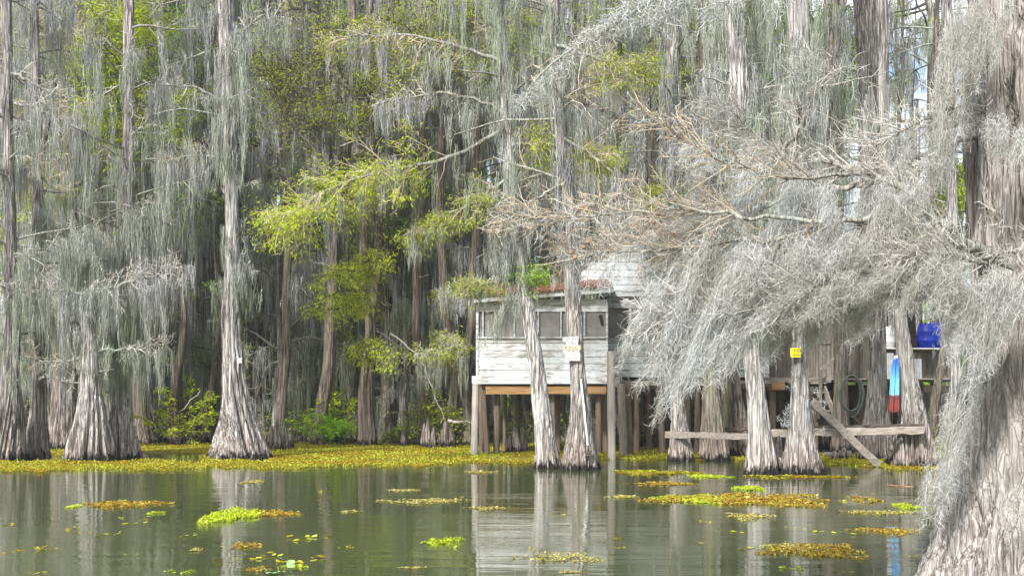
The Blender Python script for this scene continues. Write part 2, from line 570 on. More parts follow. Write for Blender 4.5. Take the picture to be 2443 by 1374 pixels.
def curls(a, b, w0, w1, n, rng, clen=0.09, sw=0.004, k=6):
    """near moss: short curly tendrils packed along an axis from a to b"""
    a, b = np.asarray(a, float), np.asarray(b, float)
    ax = b - a
    t = rng.random(n)
    off = rng.normal(size=(n, 3)) * (w0 + (w1 - w0) * t)[:, None] * 0.22
    st = a + ax * t[:, None] + off
    d = nrm(nrm(ax) * 0.6 + rng.normal(size=(n, 3)) * 0.6 + nrm(off) * 0.3)
    L = clen * rng.uniform(0.4, 1.7, n)
    p = walk(st, d, L, k, rng, 0.62, 0.22)
    w = sw * rng.uniform(0.6, 1.3, (n, 1)) * np.linspace(1, 0.5, k)[None]
    return ribbon(p, w, rng)


def strands_axis(a, b, w0, n, rng, sw=0.004, k=10):
    a, b = np.asarray(a, float), np.asarray(b, float)
    ax = b - a
    t0 = rng.random(n) * 0.6
    off = rng.normal(size=(n, 3)) * w0 * 0.27
    ln = rng.uniform(0.2, 0.45, n)
    f = np.linspace(0, 1, k)
    t = t0[:, None] + f[None] * ln[:, None]
    p = a + ax * t[..., None] + off[:, None] * (1 - 0.75 * t[..., None])
    p += np.cumsum(rng.normal(size=p.shape) * 0.012, 1)
    return ribbon(p, sw * np.linspace(1, 0.4, k)[None] * rng.uniform(.6, 1.3, (n, 1)), rng)


def fronds(lines, n, rng, ll=0.12, lw=0.03, spread=0.10, droop=0.25):
    """feathery leaflets along twig polylines"""
    N_, K_, _ = lines.shape
    li = rng.integers(0, N_, n)
    t = rng.random(n) ** 0.7 * (K_ - 1)
    i0 = np.minimum(t.astype(int), K_ - 2)
    f = (t - i0)[:, None]
    a, b = lines[li, i0], lines[li, i0 + 1]
    st = a * (1 - f) + b * f + rng.normal(size=(n, 3)) * spread * np.array([1, 1, 0.35])
    tg = nrm(b - a)
    side = nrm(np.cross(tg, np.array([0, 0, 1.0])) * rng.choice([-1, 1], n)[:, None])
    d = nrm(tg * 0.7 + side * 0.8 + rng.normal(size=(n, 3)) * 0.35 + np.array([0, 0, -droop]))
    L = ll * rng.uniform(0.5, 1.3, n)
    nrm_ = nrm(np.array([0, 0, 1.0]) + rng.normal(size=(n, 3)) * 0.55)
    s = nrm(np.cross(d, nrm_))
    w = lw * rng.uniform(0.6, 1.3, n)
    p0 = st
    p1 = st + d * (L * 0.5)[:, None] + s * (w * 0.5)[:, None]
    p2 = st + d * L[:, None] - np.array([0, 0, 1.0]) * (L * 0.15)[:, None]
    p3 = st + d * (L * 0.5)[:, None] - s * (w * 0.5)[:, None]
    v = np.stack([p0, p1, p2, p3], 1).reshape(-1, 3)
    return v, np.arange(4 * n).reshape(-1, 4)


def trunk_mesh(zs, cx, cy, rad, nseg, rng, flute=0.0, r_ref=0.2, rough=0.03, detail=None):
    """zs rings; flutes grow where the trunk is wider than r_ref"""
    k = len(zs)
    th = np.arange(nseg) / nseg * 2 * math.pi
    TH, Z = np.meshgrid(th, zs)
    RAD = np.repeat(rad[:, None], nseg, 1)
    ex = np.clip(RAD / r_ref - 1.0, 0, 2.2)
    ph = rng.random(6) * 6.28
    seed = int(rng.integers(1e6))
    wp = (vnoise(TH / 6.2832 * 7, Z * 0.5 + 20, 7, seed + 5) - 0.5) * 3.2
    fl = 0
    for nf, a in ((4.5, .5), (8, .32), (14, .18)):
        gr = 1 - np.abs(np.sin(nf * TH + ph[int(nf) % 6] + wp * (nf / 8) + .12 * nf * np.sin(Z * .6 + ph[5])))
        fl = fl - a * gr ** 2.2
    RAD = RAD * (1 + flute * np.minimum(ex, 1.3) * (fl + .12) * 0.62)
    if nseg > 80:
        fz = vnoise(TH / 6.2832 * 40 + wp * 1.2, Z * 1.5 + 9, 40, seed + 7)
        fz2 = vnoise(TH / 6.2832 * 60 + wp, Z * 2.6 + 3, 60, seed + 8)
        RAD = RAD - np.clip(np.abs(2 * fz - 1) * -1 + .35, 0, 1) * .085 * np.minimum(RAD / .3, 1.6) - np.clip(.3 - np.abs(2 * fz2 - 1), 0, 1) * .03
    n = vnoise(TH / 6.2832 * 8, Z * 0.8, 8, seed) - 0.5
    n2 = vnoise(TH / 6.2832 * 24, Z * 0.7, 24, seed + 1) - 0.5
    RAD = RAD * (1 + rough * 3 * n + rough * 2.2 * n2)
    if detail is not None:
        RAD = RAD + detail(TH, Z)
    v = np.stack([cx[:, None] + RAD * np.cos(TH), cy[:, None] + RAD * np.sin(TH), Z], -1).reshape(-1, 3)
    return v, quads(1, k, 0, True, nseg)


def trunk_path(ctrl, d, ztop, dz, smooth=4):
    """ctrl: (px, py, width_px) from the base up, seen at distance d"""
    c = np.array(ctrl, float)
    z = CH + (HY - c[:, 1]) / F * d
    x = (c[:, 0] - CX) / F * d
    r = c[:, 2] / 2 / F * d
    o = np.argsort(z)
    z, x, r = z[o], x[o], r[o]
    zs = np.arange(-0.45, ztop, dz)
    X = np.interp(zs, z, x)
    sl = (x[-1] - x[-2]) / (z[-1] - z[-2] + 1e-6) * 0.4
    X = np.where(zs > z[-1], x[-1] + (zs - z[-1]) * sl, X)
    RR = np.interp(zs, z, r)
    RR = np.where(zs > z[-1], np.maximum(r[-1] * (1 - 0.035 * (zs - z[-1])), 0.03), RR)
    X, RR = smooth1(X, smooth), smooth1(RR, smooth)
    return zs, X, RR


# ------------------------------------------------------------------ hero trees standing in the water
def limb_tree(root, x0, d, limbs, rng, twig_mat, sw):
    """explicit limbs in picture pixels: dict(pts, r, twigs, len, moss, mlen, leaf, mat, dd)"""
    for L in limbs:
        pts = np.array([P(a[0], a[1], d + (a[2] if len(a) > 2 else 0)) for a in L['pts']]) - np.array([x0, d, 0])
        line = resample(pts, 16)[None]
        line[0, 1:-1] += rng.normal(size=(14, 3)) * 0.02 * L.get('wig', 1)
        mb = MB()
        mb.add(tube(line, np.linspace(L['r'], max(0.006, L['r'] * 0.25), 16)[None], 7, rng), 0, True)
        n = L.get('twigs', 0)
        s1 = s2 = None
        if n:
            bias = L.get('bias', (0, 0, 0.05))
            s1 = side_shoots(line, n, L['len'], rng, L.get('spread', 0.9), bias, 6, 0.16, L.get('t0', .12), L.get('droop', 0.02))
            if L.get('leaf', 0):
                s1[..., 2] = s1[:, :1, 2] + (s1[..., 2] - s1[:, :1, 2]) * .85 - .035 * np.arange(6) ** 1.3 * rng.random((len(s1), 1))
            mb.add(tube(s1, np.linspace(L['r'] * 0.22 + .003, 0.004, 6)[None], 4, rng), 1)
            s2 = side_shoots(s1, n * L.get('sub', 5), L['len'] * 0.42, rng, 0.8, bias, 5, 0.2, .1, L.get('droop', 0.02))
            if L.get('leaf', 0):
                s2[..., 2] = s2[:, :1, 2] + (s2[..., 2] - s2[:, :1, 2]) * .85
            mb.add(ribbon(s2, np.linspace(sw * 1.1, sw * 0.6, 5)[None], rng), 1)
            s3 = side_shoots(s2, n * L.get('sub', 5) * 2, L['len'] * 0.2, rng, 0.9, bias, 4, 0.25, .1)
            mb.add(ribbon(s3, np.linspace(sw * .8, sw * 0.5, 4)[None], rng), 1)
        mb.build('branch', [L.get('mat', M['limb']), L.get('tmat', twig_mat)], root)
        if L.get('leaf', 0):
            src = s2[rng.random(len(s2)) < .6] if s2 is not None else line
            lm = MB()
            lm.add(fronds(src, int(L['leaf'] * .6), rng, L.get('ll', 0.11), L.get('lw', 0.026) * .9, L.get('lspread', 0.14)))
            lm.build('foliage', L.get('lmat', M['leaf']), root)
        if L.get('moss', 0):
            src = np.concatenate([line.reshape(-1, 3)[2:]] + ([s1[:, ::2].reshape(-1, 3)] if s1 is not None else []))
            idx = rng.integers(0, len(src), L['moss'])
            tops = src[idx]
            ln = L['mlen'] * rng.uniform(0.35, 1.1, len(tops))
            mm = MB()
            mm.add(hang(tops, ln, L.get('mw', 0.10) * rng.uniform(.6, 1.4, len(tops)), L.get('mn', 26), rng, sw, 6, L.get('lean', (0, 0)), 0.02))
            mm.build('moss_foliage', M['moss'], root)


def hero_tree(name, label, ctrl, d, seed, ztop=21, bark_m='bark', flute=1.0, limbs=(), ref=None, trunk_moss=(), twig='twig_pale', nseg=130, generic=0, sw=0.011, group=None, dead=False, gz=(6, 20), gmoss=1.0, cat='tree'):
    rng = np.random.default_rng(seed)
    zs, X, RR = trunk_path(ctrl, d, ztop, 0.085 if nseg > 80 else .16)
    x0 = float(np.interp(0, zs, X))
    root = empty(name, (x0, d, 0))
    tag(root, label, cat, group)
    if nseg < 80:
        wv = smooth1(np.cumsum(rng.normal(size=len(zs)) * .05), 8)
        X = X + wv - np.interp(0, zs, wv)
    ref = ref or float(np.percentile(RR, 40))
    Y = smooth1(np.cumsum(rng.normal(size=len(zs)) * 0.012), 6)
    Y -= Y[0]
    mb = MB()
    mb.add(trunk_mesh(zs, X - x0, Y, RR, nseg, rng, flute, ref, 0.03), 0, True)
    mb.build('trunk', M[bark_m], root)
    limb_tree(root, x0, d, limbs, rng, M[twig], sw)
    # moss that clings to the trunk: (py_top, py_bottom, count, mean length, side offset)
    mm = MB()
    for (ya, yb, cnt, ln, side) in trunk_moss:
        z = CH + (HY - rng.uniform(ya, yb, cnt)) / F * d
        th = rng.uniform(math.pi, 2 * math.pi, cnt)
        cnt = int(cnt * 2.5)
        z = CH + (HY - rng.uniform(ya, yb, cnt)) / F * d
        th = rng.uniform(math.pi * .8, math.pi * 2.2, cnt)
        r = np.interp(z, zs, RR) * rng.uniform(1.0, 1.45, cnt)
        tops = np.stack([np.interp(z, zs, X) - x0 + r * np.cos(th) + side * d / F, np.interp(z, zs, Y) + r * np.sin(th), z], 1)
        mm.add(hang(tops, ln * rng.uniform(.4, 1.1, cnt), rng.uniform(.05, .15, cnt), 26, rng, sw, 6, (0, 0), 0.02))
    if mm.n:
        mm.build('moss_foliage', M['moss'], root)
    if generic:
        z = rng.uniform(gz[0], gz[1], generic)
        th = rng.random(generic) * 2 * math.pi
        st = np.stack([np.interp(z, zs, X) - x0, np.interp(z, zs, Y), z], 1)
        dr = np.stack([np.cos(th), np.sin(th), rng.uniform(0, .5, generic)], 1)
        b = walk(st, dr, rng.uniform(0.8, 2.6, generic), 7, rng, 0.14, 0.06)
        mb = MB()
        mb.add(tube(b, np.linspace(0.035, 0.008, 7)[None], 5, rng), 0, True)
        s1 = side_shoots(b, generic * 7, 0.9, rng, 0.8, (0, 0, 0), 5, 0.16)
        mb.add(ribbon(s1, np.linspace(0.014, 0.007, 5)[None], rng), 1)
        s2 = side_shoots(s1, generic * 20, 0.4, rng, 0.8, (0, 0, 0), 4, 0.2)
        mb.add(ribbon(s2, np.linspace(0.009, 0.005, 4)[None], rng), 1)
        mb.build('crown', [M['limb'], M[twig]], root)
        src = np.concatenate([b[:, 2:].reshape(-1, 3), s1[:, ::2].reshape(-1, 3)])
        tops = src[rng.integers(0, len(src), int(generic * 7 * gmoss))]
        mm = MB()
        mm.add(hang(tops, rng.uniform(0.5, 2.2, len(tops)), rng.uniform(.05, .15, len(tops)), 24, rng, sw, 6))
        mm.build('moss_foliage', M['moss'], root)
    return root


D1 = dist(1094)     # big flared tree on the left
hero_tree('cypress_tree', 'tall pale cypress with very wide fluted base, small white box on trunk', [
    (572, 1096, 152), (571, 1075, 136), (568, 1040, 108), (566, 1000, 86), (562, 950, 66), (558, 900, 56), (555, 830, 50), (552, 760, 46), (554, 680, 40), (555, 600, 36), (553, 520, 32), (551, 440, 30), (548, 340, 34), (543, 240, 38), (540, 120, 40), (536, 0, 42)],
    D1, 11, 21, 'bark_pale', 1.0, trunk_moss=[(620, 690, 16, 1.0, 5), (0, 420, 40, 1.4, -4), (560, 640, 10, .7, 22), (300, 560, 12, 1.0, -8)],
    limbs=[dict(pts=[(545, 262), (510, 228), (470, 208), (410, 203), (340, 205)], r=.05, twigs=10, len=.7, moss=20, mlen=.8, mn=20),
           dict(pts=[(540, 150), (505, 60), (470, 0), (440, -60)], r=.07, twigs=10, len=.9, moss=30, mlen=1.4, mat=M['limb_dark']),
           dict(pts=[(556, 645), (580, 640), (604, 655)], r=.03, twigs=6, len=.4, moss=16, mlen=1.0),
           dict(pts=[(556, 455), (590, 440), (625, 425)], r=.025, twigs=5, len=.4),
           dict(pts=[(545, 380), (500, 372), (440, 372), (380, 395, .4)], r=.04, twigs=26, len=.9, moss=62, mlen=1.9, mw=.14, mn=34, tmat=M['twig_tan']),
           dict(pts=[(540, 90), (600, 60), (660, 40)], r=.05, twigs=14, len=1., moss=30, mlen=1.2)],
    generic=26, gz=(9, 20))
D2 = dist(1099)
hero_tree('cypress_tree', 'stout pale cypress with broken bare top and fluted base, leaning twin at its right', [
    (212, 1100, 118), (212, 1085, 112), (214, 1050, 96), (216, 1000, 76), (216, 950, 58), (216, 900, 46), (214, 840, 38), (210, 780, 33), (208, 740, 30), (212, 705, 25), (220, 682, 19), (234, 664, 10)],
    D2, 12, CH + (HY - 664) / F * D2, 'bark_pale', 1.1, limbs=[
        dict(pts=[(222, 890), (250, 884), (272, 880)], r=.05, twigs=3, len=.4),
        dict(pts=[(214, 905), (180, 915), (140, 905), (105, 892)], r=.035, twigs=8, len=.6, spread=1.1, tmat=M['twig_pale']),
        dict(pts=[(212, 850), (180, 858), (120, 862), (60, 850)], r=.035, twigs=16, len=.8, moss=26, mlen=1.0, mn=20, tmat=M['twig_tan']),
        dict(pts=[(212, 840), (250, 835), (320, 832), (400, 820)], r=.045, twigs=20, len=.8, moss=36, mlen=1.2, mn=24),
        dict(pts=[(210, 700), (260, 690), (330, 665), (420, 650)], r=.05, twigs=44, len=1.1, moss=90, mlen=1.7, mw=.14, mn=30, sub=6),
        dict(pts=[(210, 705), (150, 690), (80, 690), (20, 700)], r=.04, twigs=26, len=.9, moss=60, mlen=1.9, mn=28)],
    trunk_moss=[(680, 880, 34, .8, -8), (670, 740, 24, .9, 6)], ref=.23)
D3 = dist(1096)
hero_tree('cypress_tree', 'grey flared cypress leaning right, joined to the stout broken-topped one', [
    (296, 1097, 92), (292, 1060, 80), (287, 1010, 62), (283, 960, 48), (282, 900, 40), (286, 830, 36), (292, 740, 34), (298, 620, 32), (302, 480, 30), (306, 300, 28), (304, 0, 26)],
    D3 + .5, 13, 20, 'bark', 1.0, trunk_moss=[(500, 900, 90, 1.5, 0), (500, 850, 40, 1.6, 30)],
    limbs=[dict(pts=[(296, 560), (330, 530), (380, 515)], r=.05, twigs=30, len=1.2, moss=70, mlen=2.2, mw=.15, mn=30),
           dict(pts=[(296, 640), (240, 600), (180, 585)], r=.05, twigs=26, len=1.2, moss=70, mlen=2.4, mw=.15, mn=30)],
    generic=34, gz=(5, 18))
hero_tree('cypress_tree', 'fluted grey cypress cut off by the left edge of the view', [
    (12, 1096, 104), (14, 1060, 90), (20, 1000, 66), (26, 930, 48), (28, 850, 40), (26, 700, 36), (22, 500, 30), (18, 250, 26), (16, 0, 24)],
    dist(1098), 14, 20, 'bark', 1.1, generic=34, gz=(3, 18), trunk_moss=[(600, 960, 30, 1.2, 0)],
    limbs=[dict(pts=[(20, 380), (60, 370), (120, 400)], r=.04, twigs=24, len=.8, tmat=M['twig_tan'], moss=10, mlen=.8),
           dict(pts=[(18, 170), (70, 195), (110, 215), (160, 235)], r=.06, twigs=18, len=1.0, moss=24, mlen=1.4),
           dict(pts=[(18, 250), (60, 250), (120, 272), (190, 290)], r=.045, twigs=24, len=1.1, moss=34, mlen=1.4, tmat=M['twig_tan'])])
hero_tree('cypress_tree', 'dark grey cypress with narrow buttress, second trunk from the left edge', [
    (88, 1093, 62), (88, 1050, 52), (90, 980, 38), (92, 900, 32), (92, 750, 30), (88, 500, 24), (80, 200, 22), (74, 0, 20)],
    dist(1093), 15, 20, 'bark', 1.0, generic=40, gz=(3, 18), trunk_moss=[(500, 900, 40, 1.3, 0)])
hero_tree('cypress_tree', 'pale cypress with a forked leaning top behind the broken-topped pair', [
    (160, 1072, 90), (158, 1030, 64), (160, 950, 46), (168, 800, 40), (176, 600, 32), (182, 400, 30), (188, 200, 30), (192, 0, 30)],
    dist(1072), 16, 22, 'bark', .9, generic=44, gz=(4, 20), trunk_moss=[(0, 700, 70, 1.6, 0)],
    limbs=[dict(pts=[(180, 120), (150, 60), (120, -30)], r=.09, twigs=20, len=1.4, moss=40, mlen=1.6),
           dict(pts=[(182, 245), (140, 225), (60, 215), (0, 160)], r=.07, twigs=26, len=1.3, moss=40, mlen=1.8, mat=M['limb_dark'])])

D4 = dist(1116)
hero_tree('cypress_tree', 'slender left-leaning cypress in front of the cabin wall, twisted pale trunk', [
    (1308, 1120, 72), (1306, 1095, 62), (1303, 1060, 54), (1297, 1010, 46), (1290, 960, 42), (1284, 900, 39), (1276, 840, 36), (1266, 780, 34), (1256, 720, 34), (1244, 660, 36), (1232, 580, 38), (1222, 480, 34), (1214, 360, 28), (1206, 240, 26), (1198, 120, 26), (1190, 0, 28)],
    D4, 21, 20, 'bark_pale', 1.1, twig='twig_tan', ref=.2,
    trunk_moss=[(470, 690, 22, 1.0, -8), (540, 670, 10, 1.2, -28), (0, 560, 40, 1.2, -8)],
    limbs=[dict(pts=[(1212, 300), (1140, 345), (1040, 390), (960, 400, -.3), (800, 440, -.5), (660, 525, -.6)], r=.055, twigs=60, len=2.0, leaf=8500, bias=(-.25, 0, -.02), t0=.25, moss=26, mlen=1.2, sub=6, ll=.11, lw=.028, lspread=.15),
           dict(pts=[(1200, 150), (1100, 110), (960, 80), (800, 95)], r=.05, twigs=60, len=1.3, leaf=2000, lmat=M['leaf_olive'], moss=44, mlen=1.2, bias=(-.2, 0, 0)),
           dict(pts=[(1205, 270), (1150, 238), (1050, 222), (905, 242)], r=.045, twigs=26, len=.9, moss=70, mlen=1.2, mn=26, tmat=M['twig_pale']),
           dict(pts=[(1212, 350), (1260, 340), (1330, 345), (1440, 372)], r=.045, twigs=60, len=1.1, leaf=4500, moss=12, mlen=.8, bias=(.1, 0, -.1)),
           dict(pts=[(1214, 420), (1150, 470), (1080, 510), (985, 560)], r=.04, twigs=50, len=1.0, leaf=4500, moss=26, mlen=1.1, bias=(-.1, 0, -.15), lmat=M['leaf_olive']),
           dict(pts=[(1240, 650), (1265, 655), (1300, 650)], r=.025, twigs=26, len=.6, leaf=1500, lmat=M['leaf_green'], bias=(0, 0, .05)),
           dict(pts=[(1240, 660), (1190, 665), (1110, 680)], r=.025, twigs=30, len=.7, leaf=1500, moss=30, mlen=.7, lmat=M['leaf_olive']),
           dict(pts=[(1212, 240), (1280, 260), (1380, 220), (1470, 180)], r=.04, twigs=46, len=.9, moss=12, mlen=.8, bias=(.15, 0, .1)),
           dict(pts=[(1238, 700), (1190, 745), (1150, 830)], r=.02, twigs=8, len=.4, moss=22, mlen=1.0, mn=30)],
    generic=20, gz=(8, 19))
D5 = dist(1119)
hero_tree('cypress_tree', 'upright cypress carrying the white lettered sign', [
    (1384, 1122, 100), (1384, 1095, 86), (1385, 1050, 68), (1386, 1000, 56), (1384, 950, 46), (1380, 900, 38), (1376, 850, 35), (1371, 780, 40), (1367, 700, 40), (1362, 600, 38), (1352, 450, 34), (1340, 300, 32), (1328, 150, 32), (1320, 0, 32)],
    D5, 22, 20, 'bark', 1.2, twig='twig_tan', ref=.2,
    trunk_moss=[(520, 660, 18, .8, 0), (0, 540, 40, 1.3, 0)],
    limbs=[dict(pts=[(1345, 330), (1400, 360), (1470, 420), (1500, 520)], r=.04, twigs=36, len=1.0, moss=40, mlen=1.4, tmat=M['twig_tan']),
           dict(pts=[(1325, 110), (1400, 130), (1480, 165), (1540, 170)], r=.045, twigs=50, len=1.1, leaf=3600, lmat=M['leaf_olive'], moss=24, mlen=1.0),
           dict(pts=[(1350, 430), (1290, 470), (1230, 500), (1180, 560)], r=.035, twigs=40, len=.9, moss=40, mlen=1.3)],
    generic=30, gz=(6, 19))
D6 = dist(1132)
hero_tree('cypress_tree', 'bent pale cypress in the water at the plank rail, leaning left as it rises', [
    (1816, 1138, 86), (1816, 1110, 76), (1815, 1070, 64), (1811, 1020, 56), (1806, 970, 50), (1800, 920, 46), (1795, 870, 44), (1793, 800, 44), (1792, 700, 42), (1784, 560, 42), (1772, 400, 46), (1762, 250, 50), (1752, 100, 52), (1744, 0, 52)],
    D6, 23, 20, 'bark_pale', 1.2, ref=.21, generic=30, gz=(5, 19), trunk_moss=[(0, 600, 60, 1.6, 0), (700, 830, 20, .8, 0)])
hero_tree('cypress_tree', 'grey cypress with the yellow notice nailed on, wide wet base', [
    (1915, 1136, 112), (1914, 1110, 94), (1912, 1070, 74), (1910, 1020, 58), (1909, 960, 46), (1907, 900, 38), (1905, 840, 32), (1906, 780, 32), (1908, 680, 36), (1908, 500, 44), (1904, 300, 50), (1898, 100, 54), (1894, 0, 54)],
    dist(1132) + .1, 24, 20, 'bark_pale', 1.2, ref=.2, generic=30, gz=(6, 19), trunk_moss=[(0, 500, 70, 1.6, 0), (860, 1030, 12, .3, 8)])
hero_tree('cypress_tree', 'slim cypress between the cabin pilings and the plank rail', [
    (1626, 1100, 64), (1625, 1070, 52), (1622, 1020, 42), (1616, 960, 32), (1608, 900, 29), (1602, 800, 28), (1600, 600, 28), (1606, 300, 28), (1612, 0, 28)],
    dist(1100), 25, 20, 'bark', 1.2, ref=.16, generic=40, gz=(5, 19), trunk_moss=[(0, 600, 50, 1.6, 0)])
hero_tree('cypress_tree', 'thick brown-based cypress behind the middle of the plank rail', [
    (1703, 1098, 74), (1702, 1060, 64), (1700, 1000, 52), (1696, 940, 40), (1692, 870, 33), (1690, 700, 32), (1684, 400, 30), (1680, 0, 30)],
    dist(1098), 26, 20, 'bark_ruddy', 1.2, ref=.18, generic=40, gz=(5, 19), trunk_moss=[(0, 600, 50, 1.6, 0)])
hero_tree('cypress_tree', 'leaning dark cypress half hidden behind the brown-based one', [
    (1768, 1096, 82), (1762, 1060, 72), (1752, 1000, 56), (1742, 930, 46), (1738, 850, 42), (1736, 600, 40), (1735, 300, 38), (1734, 0, 36)],
    dist(1094) + 1.2, 27, 20, 'bark_ruddy', 1.0, ref=.2, generic=30, gz=(6, 19))
hero_tree('cypress_tree', 'broad straight cypress behind the long beam, left of the hanging towel', [
    (2088, 1100, 92), (2089, 1060, 80), (2091, 1000, 64), (2092, 960, 52), (2094, 880, 44), (2094, 800, 40), (2091, 700, 40), (2086, 550, 46), (2083, 400, 50), (2080, 280, 52), (2074, 140, 58), (2066, 0, 62)],
    dist(1096), 28, 20, 'bark', 1.0, ref=.25, generic=5, gz=(12, 19), trunk_moss=[(0, 300, 24, 1.2, 0), (560, 700, 20, 1.0, 0)])
hero_tree('cypress_tree', 'ruddy leaning cypress with the bright towel hung on it', [
    (2186, 1116, 110), (2182, 1080, 96), (2178, 1030, 80), (2176, 980, 62), (2170, 930, 50), (2163, 880, 42), (2155, 820, 36), (2147, 760, 32), (2138, 700, 30), (2128, 600, 30), (2116, 400, 26), (2110, 200, 26), (2106, 0, 26)],
    dist(1112), 29, 20, 'bark', 1.2, ref=.2, generic=4, gz=(13, 19), trunk_moss=[(560, 760, 26, .8, 0)])
hero_tree('cypress_tree', 'straight shaded cypress behind the stair, coil of hose hung on it', [
    (2008, 1092, 60), (2008, 1050, 46), (2008, 980, 36), (2007, 900, 32), (2005, 800, 30), (2000, 600, 32), (1992, 300, 38), (1986, 0, 40)],
    dist(1086) + 1.0, 30, 20, 'bark_ruddy', .9, ref=.2, generic=26, gz=(7, 19), trunk_moss=[(0, 500, 40, 1.5, 0)])
hero_tree('cypress_tree', 'thin pale cypress at the right end of the deck beside the big foreground trunk', [
    (2276, 1072, 46), (2277, 1045, 38), (2278, 1000, 32), (2280, 950, 28), (2280, 860, 26), (2276, 700, 26), (2268, 450, 26), (2262, 200, 26), (2258, 0, 26)],
    dist(1085), 31, 20, 'bark_pale', .9, ref=.16, generic=3, gz=(14, 19), trunk_moss=[(700, 900, 12, .6, -10)])

# ------------------------------------------------------------------ forest trees (variants, then copies)


def variant(name, seed, bark_m, r0, nb, moss, leaf, leaf_m, zlow, h=24.0, dark=False, mlen=(0.6, 2.6), flare=2.4, twig='twig_dark'):
    rng = np.random.default_rng(seed)
    root = empty(name, (0, 0, 0))
    zs = np.arange(-0.3, h, 0.22)
    X = smooth1(np.cumsum(rng.normal(size=len(zs)) * 0.062), 8)
    Y = smooth1(np.cumsum(rng.normal(size=len(zs)) * 0.062), 8)
    r0 = r0 * .82
    X -= np.interp(0, zs, X)
    Y -= np.interp(0, zs, Y)
    RR = r0 * (1 - 0.62 * np.clip(zs / h, 0, 1)) + r0 * flare * 0.55 * np.exp(-np.clip(zs, 0, 9) / 0.95)
    MB().add(trunk_mesh(zs, X, Y, RR, 48, rng, 1.1, r0 * 1.1, 0.035), 0, True).build('trunk', M[bark_m], root)
    z = zlow + (h - zlow) * rng.random(nb)
    th = rng.random(nb) * 2 * math.pi
    st = np.stack([np.interp(z, zs, X), np.interp(z, zs, Y), z], 1)
    dr = np.stack([np.cos(th), np.sin(th), rng.uniform(-.1, .8, nb)], 1)
    b = walk(st, dr, rng.uniform(0.9, 3.2, nb), 8, rng, 0.16, 0.05)
    mb = MB()
    mb.add(tube(b, np.linspace(0.05, 0.008, 8)[None] * rng.uniform(.5, 1.3, (nb, 1)), 5, rng), 0, True)
    s1 = side_shoots(b, nb * 5, 1.0, rng, 0.8, (0, 0, .1), 5, 0.18)
    mb.add(ribbon(s1, np.linspace(0.02, 0.009, 5)[None], rng), 1)
    s2 = side_shoots(s1, nb * 12, 0.5, rng, 0.8, (0, 0, 0), 4, 0.2)
    mb.add(ribbon(s2, np.linspace(0.012, 0.007, 4)[None], rng), 1)
    mb.build('crown', [M['limb_dark'] if dark else M['limb'], M[twig]], root)
    if moss:
        src = np.concatenate([b[:, 1:].reshape(-1, 3), s1[:, ::2].reshape(-1, 3)])
        tops = src[rng.integers(0, len(src), moss)]
        zt = rng.uniform(zlow * .7, h * .9, 190)
        tt = rng.random(190) * 6.283
        rr = np.interp(zt, zs, RR) + rng.uniform(0, .12, 190)
        tk = np.stack([np.interp(zt, zs, X) + rr * np.cos(tt), np.interp(zt, zs, Y) + rr * np.sin(tt), zt], 1)
        tops = np.concatenate([tops, tk])
        nm = len(tops)
        MB().add(hang(tops, rng.uniform(mlen[0], mlen[1], nm), rng.uniform(.05, .16, nm), 22, rng, 0.017, 5, (0, 0), .03)).build('moss_foliage', M['moss'], root)
    if leaf:
        MB().add(fronds(s1[rng.random(len(s1)) < .5], leaf, rng, 0.15, 0.04, 0.16)).build('foliage', M[leaf_m], root)
    return root


def copy_tree(src):
    c = src.copy()
    COL.objects.link(c)
    for ch in list(src.children):
        k = ch.copy()
        COL.objects.link(k)
        k.parent = c
    return c


NV = 0
VAR = [
    variant('cypress_tree', 101, 'bark_ruddy', .24, 46, 300, 4600, 'leaf_olive', 2.2),
    variant('cypress_tree', 102, 'bark', .20, 50, 360, 3600, 'leaf', 2.0),
    variant('cypress_tree', 103, 'bark_ruddy', .15, 44, 270, 4200, 'leaf_green', 2.2, dark=True),
    variant('cypress_tree', 104, 'bark', .28, 52, 440, 2600, 'leaf_olive', 1.8, mlen=(.8, 3.2)),
    variant('cypress_tree', 105, 'bark_ruddy', .11, 40, 200, 4500, 'leaf_green', 2.5, dark=True),
    variant('cypress_tree', 106, 'bark', .22, 44, 300, 4200, 'leaf', 2.5),
    variant('cypress_tree', 107, 'bark_ruddy', .09, 24, 40, 260, 'leaf_green', 6.0, h=26, dark=True, mlen=(.4, 1.2)),
    variant('cypress_tree', 108, 'bark', .13, 64, 620, 1100, 'leaf_olive', 1.6, h=21, mlen=(.6, 2.4), twig='twig_pale'),
    variant('cypress_tree', 109, 'bark_ruddy', .16, 58, 560, 900, 'leaf_green', 1.8, h=22, mlen=(.5, 2.8), twig='twig_tan'),
]
_used = [False] * len(VAR)


def place(v, px, d, s, rz, lean=0.0, label='', group=None, lean_y=0.0):
    o = copy_tree(VAR[v]) if _used[v] else VAR[v]
    _used[v] = True
    o.location = ((px - CX) / F * d, d, 0.0)
    o.rotation_euler = (lean_y, lean, rz)
    o.scale = (s, s, 1.0 if s > .8 else .95)
    for k in ('label', 'group'):
        if k in o:
            del o[k]
    tag(o, label, 'tree', group)
    return o


rs = random.Random(5)
